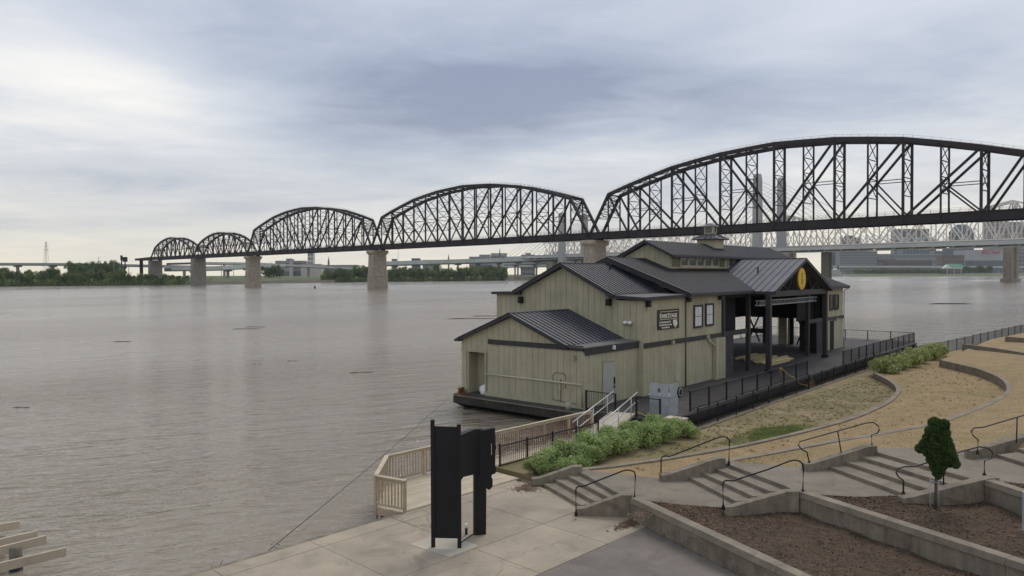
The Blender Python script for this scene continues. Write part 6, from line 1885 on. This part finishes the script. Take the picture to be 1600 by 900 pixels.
# pavilion with a green roof
pv = PY(1493, 424, 1960)
pvl = empty('pavilion', Vector((pv.x, 1960, 2)), 'white riverside pavilion with a green roof', 'pavilion')
def fx(x, Z): return PY(x, 420, Z).x
zr_ = PY(1495, 412.5, 1960).z; ze_ = PY(1495, 419, 1960).z
M_['green'] = mat('green_roof', (.07, .22, .15), .7, .1, .05)
MB().add([(fx(1474, 1960), 1955, ze_), (fx(1512, 1960), 1955, ze_), (fx(1512, 1960), 1985, ze_), (fx(1474, 1960), 1985, ze_), (fx(1482, 1960), 1970, zr_), (fx(1504, 1960), 1970, zr_)],
         [(0, 1, 5, 4), (2, 3, 4, 5), (0, 4, 3), (1, 2, 5), (3, 2, 1, 0)]).build('roof', M_['green'], pvl)
piece('eave_board', Vector((fx(1471, 1960), 1954, ze_ - .6)), Vector((fx(1517, 1960), 1954, ze_ - .6)), 1, 1.6, M_['white'], pvl)
for k in range(8):
    xx = fx(1474 + k * 5.4, 1960)
    piece('column', Vector((xx, 1958, 0)), Vector((xx, 1958, ze_)), 1.0, 1.0, M_['white'] if k % 2 else M_['hwypier'], pvl)
piece('back_wall', Vector((fx(1476, 1960), 1975, 5)), Vector((fx(1512, 1960), 1975, 5)), 2, 12, M_['hwydark'], pvl)
MB().add([(fx(1471, 1960), 1952, ze_ - .5), (fx(1485, 1960), 1952, ze_ - .5), (fx(1478, 1960), 1952, zr_ - 2), (fx(1471, 1960), 1960, ze_ - .5), (fx(1485, 1960), 1960, ze_ - .5), (fx(1478, 1960), 1960, zr_ - 2)],
         [(0, 1, 2), (5, 4, 3), (0, 2, 5, 3), (1, 4, 5, 2), (0, 3, 4, 1)]).build('porch_gable', M_['white'], pvl)
# riverboat
rb_ = PY(1306, 431, 1500)
rbt = empty('riverboat', Vector((rb_.x, 1500, 0)), 'white paddle riverboat moored on the far waterfront', 'boat')
x0b, x1b = fx(1291, 1500), fx(1321, 1500)
MB().hexa([Vector((x0b + 2, 1496, -.5)), Vector((x1b - 3, 1496, -.5)), Vector((x1b - 3, 1506, -.5)), Vector((x0b + 2, 1506, -.5)), Vector((x0b, 1495, 2.2)), Vector((x1b, 1497, 2.2)), Vector((x1b, 1505, 2.2)), Vector((x0b, 1507, 2.2))]).build('hull', M_['white'], rbt)
for k in range(3):
    z_ = 2.2 + k * 4.2
    piece('cabin', Vector((x0b + 2 + k * 1.5, 1501, z_ + 1.8)), Vector((x1b - 5 - k * 5, 1501, z_ + 1.8)), 8, 3.0, M_['hwypier'], rbt)
    piece('deck', Vector((x0b + .5 + k, 1501, z_ + 3.8)), Vector((x1b - 2.5 - k * 5, 1501, z_ + 3.8)), 11, .8, M_['white'], rbt)
    for j in range(7):
        xx = x0b + 3 + j * (x1b - x0b - 10 - k * 5) / 6
        piece('deck_post', Vector((xx, 1495.6, z_)), Vector((xx, 1495.6, z_ + 3.6)), .5, .5, M_['white'], rbt)
piece('pilot_house', Vector((x1b - 24, 1501, 16.4)), Vector((x1b - 18, 1501, 16.4)), 5, 3.2, M_['white'], rbt)
for dy_ in (-3, 3):
    MB().tube([(x1b - 15, 1501 + dy_, 14), (x1b - 15, 1501 + dy_, 24)], .7, 8).build('smokestack', M_['black'], rbt)
MB().tube([(x0b - 3, 1497, 3.2), (x0b - 3, 1505, 3.2)], 3.4, 12).build('paddle_wheel', M_['red'], rbt)

# skyline pieces at the left
building(430, 452, 408, 1700, 'low grey industrial shed left of the white tower', (.29, .29, .285), 30, 2, 6)
building(447, 456, 404.5, 1750, 'grey silo block left of the white tower', (.27, .27, .27), 20)
building(456, 478, 408, 1750, 'grey brown industrial block beside the white tower', (.25, .24, .23), 30, 2, 6)
tw_b = building(480.5, 489.5, 394, 1500, 'slim white tower block under the bridge deck', (.52, .50, .46), 12, 6, 2, (.2, .2, .2))
building(470, 502, 413, 1480, 'low white hall at the foot of the white tower', (.46, .43, .38), 20)
building(500, 560, 414.5, 1900, 'long low grey warehouse right of the white tower', (.27, .28, .28), 30, 1, 14)
building(643, 656, 404, 1900, 'dark blue block above the far trees', (.16, .19, .24), 20, 4, 4)
building(660, 685, 406.5, 2000, 'low pale building above the far highway', (.33, .33, .32), 20, 2, 8)
building(733, 768, 401, 1800, 'grey mid rise above the far highway', (.25, .26, .265), 20, 3, 12, cap=(.45, .95, 5))
building(815, 836, 398, 1700, 'brown mid rise left of the cable stayed tower', (.24, .215, .19), 20, 4, 7, cap=(.3, .7, 4))
building(864, 873, 394, 1800, 'small green topped block beside the cable stayed tower', (.10, .20, .17), 20, 2, 4)
building(612, 620, 405, 1900, 'small grey chimney block right of the stone pier', (.22, .22, .22), 10)
building(767, 792, 396, 2300, 'grey sign like roof block near the church spire', (.30, .31, .32), 8, 2, 6)
def spire(x, yt, yb, Z, wpx, label):
    p = PY(x, yb, Z); zt_ = PY(x, yt, Z).z; w2_ = wpx * Z / FPX / 2
    r = empty('church_spire', Vector((p.x, Z, 2)), label, 'spire')
    MB().prism([(p.x - w2_, Z - w2_), (p.x + w2_, Z - w2_), (p.x + w2_, Z + w2_), (p.x - w2_, Z + w2_)], 2, p.z + (zt_ - p.z) * .35).build('tower', bmat('spire', (.15, .16, .17)), r)
    zb_ = p.z + (zt_ - p.z) * .35
    MB().add([(p.x - w2_, Z - w2_, zb_), (p.x + w2_, Z - w2_, zb_), (p.x + w2_, Z + w2_, zb_), (p.x - w2_, Z + w2_, zb_), (p.x, Z, zt_)], [(0, 1, 4), (1, 2, 4), (2, 3, 4), (3, 0, 4), (3, 2, 1, 0)]).build('steeple', bmat('steeple', (.10, .11, .12)), r)
spire(701, 396, 410, 1800, 2.4, 'dark church spire above the far highway')
spire(781, 387, 407, 1800, 3.0, 'taller dark church spire left of the cable stayed bridge')
spire(513.5, 400, 416, 1900, 2.6, 'pale church spire right of the white tower')
# transmission tower at the left
pt = PY(72.5, 412, 1150); ztp = PY(72.5, 377.5, 1150).z
tt = empty('transmission_tower', Vector((pt.x, 1150, 4)), 'grey lattice transmission tower at the far left', 'pylon')
m = MB(); base = 5.2
N_ = 9
lev = [(4 + (ztp - 4) * k / N_, base * (1 - .93 * (k / N_) ** .75)) for k in range(N_ + 1)]
for (za, wa), (zb_, wb) in zip(lev[:-1], lev[1:]):
    for (sx, sy) in ((-1, -1), (1, -1), (1, 1), (-1, 1)):
        m.bar((pt.x + sx * wa, 1150 + sy * wa, za), (pt.x + sx * wb, 1150 + sy * wb, zb_), .28, .28)
    m.bar((pt.x - wa, 1150 - wa, za), (pt.x + wb, 1150 - wb, zb_), .16, .16); m.bar((pt.x + wa, 1150 - wa, za), (pt.x - wb, 1150 - wb, zb_), .16, .16)
    m.bar((pt.x - wa, 1150 - wa, za), (pt.x + wa, 1150 - wa, za), .16, .16)
m.build('lattice', M_['hwypier'], tt)
for k in (.78, .88):
    z_ = 4 + (ztp - 4) * k
    piece('cross_arm', (pt.x - 4.5, 1150, z_), (pt.x + 4.5, 1150, z_), .5, .5, M_['hwypier'], tt)
# billboard and poles
bb = PY(192, 411, 720)
bbr = empty('billboard', Vector((bb.x, 720, 5)), 'black roadside billboards on posts left of the bridge end', 'billboard')
for (x0, x1, y0, y1) in ((188, 190.5, 399, 406.5), (191.5, 198, 401.5, 409)):
    a, b = PY(x0, y1, 720), PY(x1, y0, 720)
    MB().hexa([Vector((a.x, 720, a.z)), Vector((b.x, 720, a.z)), Vector((b.x, 721.5, a.z)), Vector((a.x, 721.5, a.z)), Vector((a.x, 720, b.z)), Vector((b.x, 720, b.z)), Vector((b.x, 721.5, b.z)), Vector((a.x, 721.5, b.z))]).build('panel', M_['black'], bbr)
    piece('post', Vector(((a.x + b.x) / 2, 720.8, 3)), Vector(((a.x + b.x) / 2, 720.8, a.z)), .8, .8, M_['black'], bbr)
def light_pole(x, yt, yb, Z, label, grp='street light poles on the far roads'):
    a, b = PY(x, yb, Z), PY(x, yt, Z)
    r = empty('light_pole', a, label, 'light pole', grp)
    MB().tube([a - ZV * 8, b], [.35, .2], 6).build('pole', M_['hwypier'], r)
    piece('lamp_arm', b, b + Vector((2.2, 0, .2)), .25, .25, M_['hwypier'], r)
for x, yt, yb, Z in ((154, 402, 416, 850), (178, 411, 423, 700), (201, 416, 424, 650), (346, 410, 424, 800), (365, 410, 420, 850), (424, 410, 424, 900), (622, 390, 412, 1100), (700, 403, 409, 1100), (741, 402, 408, 1100)):
    light_pole(x, yt, yb, Z, 'thin pale light pole on the far roads')
# channel buoy
by = PZ(492, 450.5, 0)
bu = empty('channel_buoy', by, 'tiny dark channel buoy left of the middle stone pier', 'buoy')
MB().tube([by - ZV * .5, by + ZV * .5, by + ZV * 1.3, by + ZV * 1.6], [.6, .6, .35, .1], 8).build('float', M_['black'], bu, True)
MB().tube([by + ZV * 1.6, by + ZV * 2.1], .08, 6).build('mast', M_['black'], bu)

# ------------------------------------------------------------------ river haze
if HAZE > 0:
    hm = bpy.data.materials.new('river_haze'); hm.use_nodes = True
    t = hm.node_tree; t.nodes.clear()
    vo = t.nodes.new('ShaderNodeVolumePrincipled')
    vo.inputs['Color'].default_value = (.80, .84, .90, 1)
    vo.inputs['Density'].default_value = HAZE
    vo.inputs['Anisotropy'].default_value = 0.2
    ou = t.nodes.new('ShaderNodeOutputMaterial')
    t.links.new(vo.outputs[0], ou.inputs['Volume'])
    hz_o = MB().prism([(-3500, -350), (3500, -350), (3500, 3600), (-3500, 3600)], -7.5, 240).build('haze', hm)
    tag(hz_o, 'thin pale haze over the river', 'haze', kind='stuff')
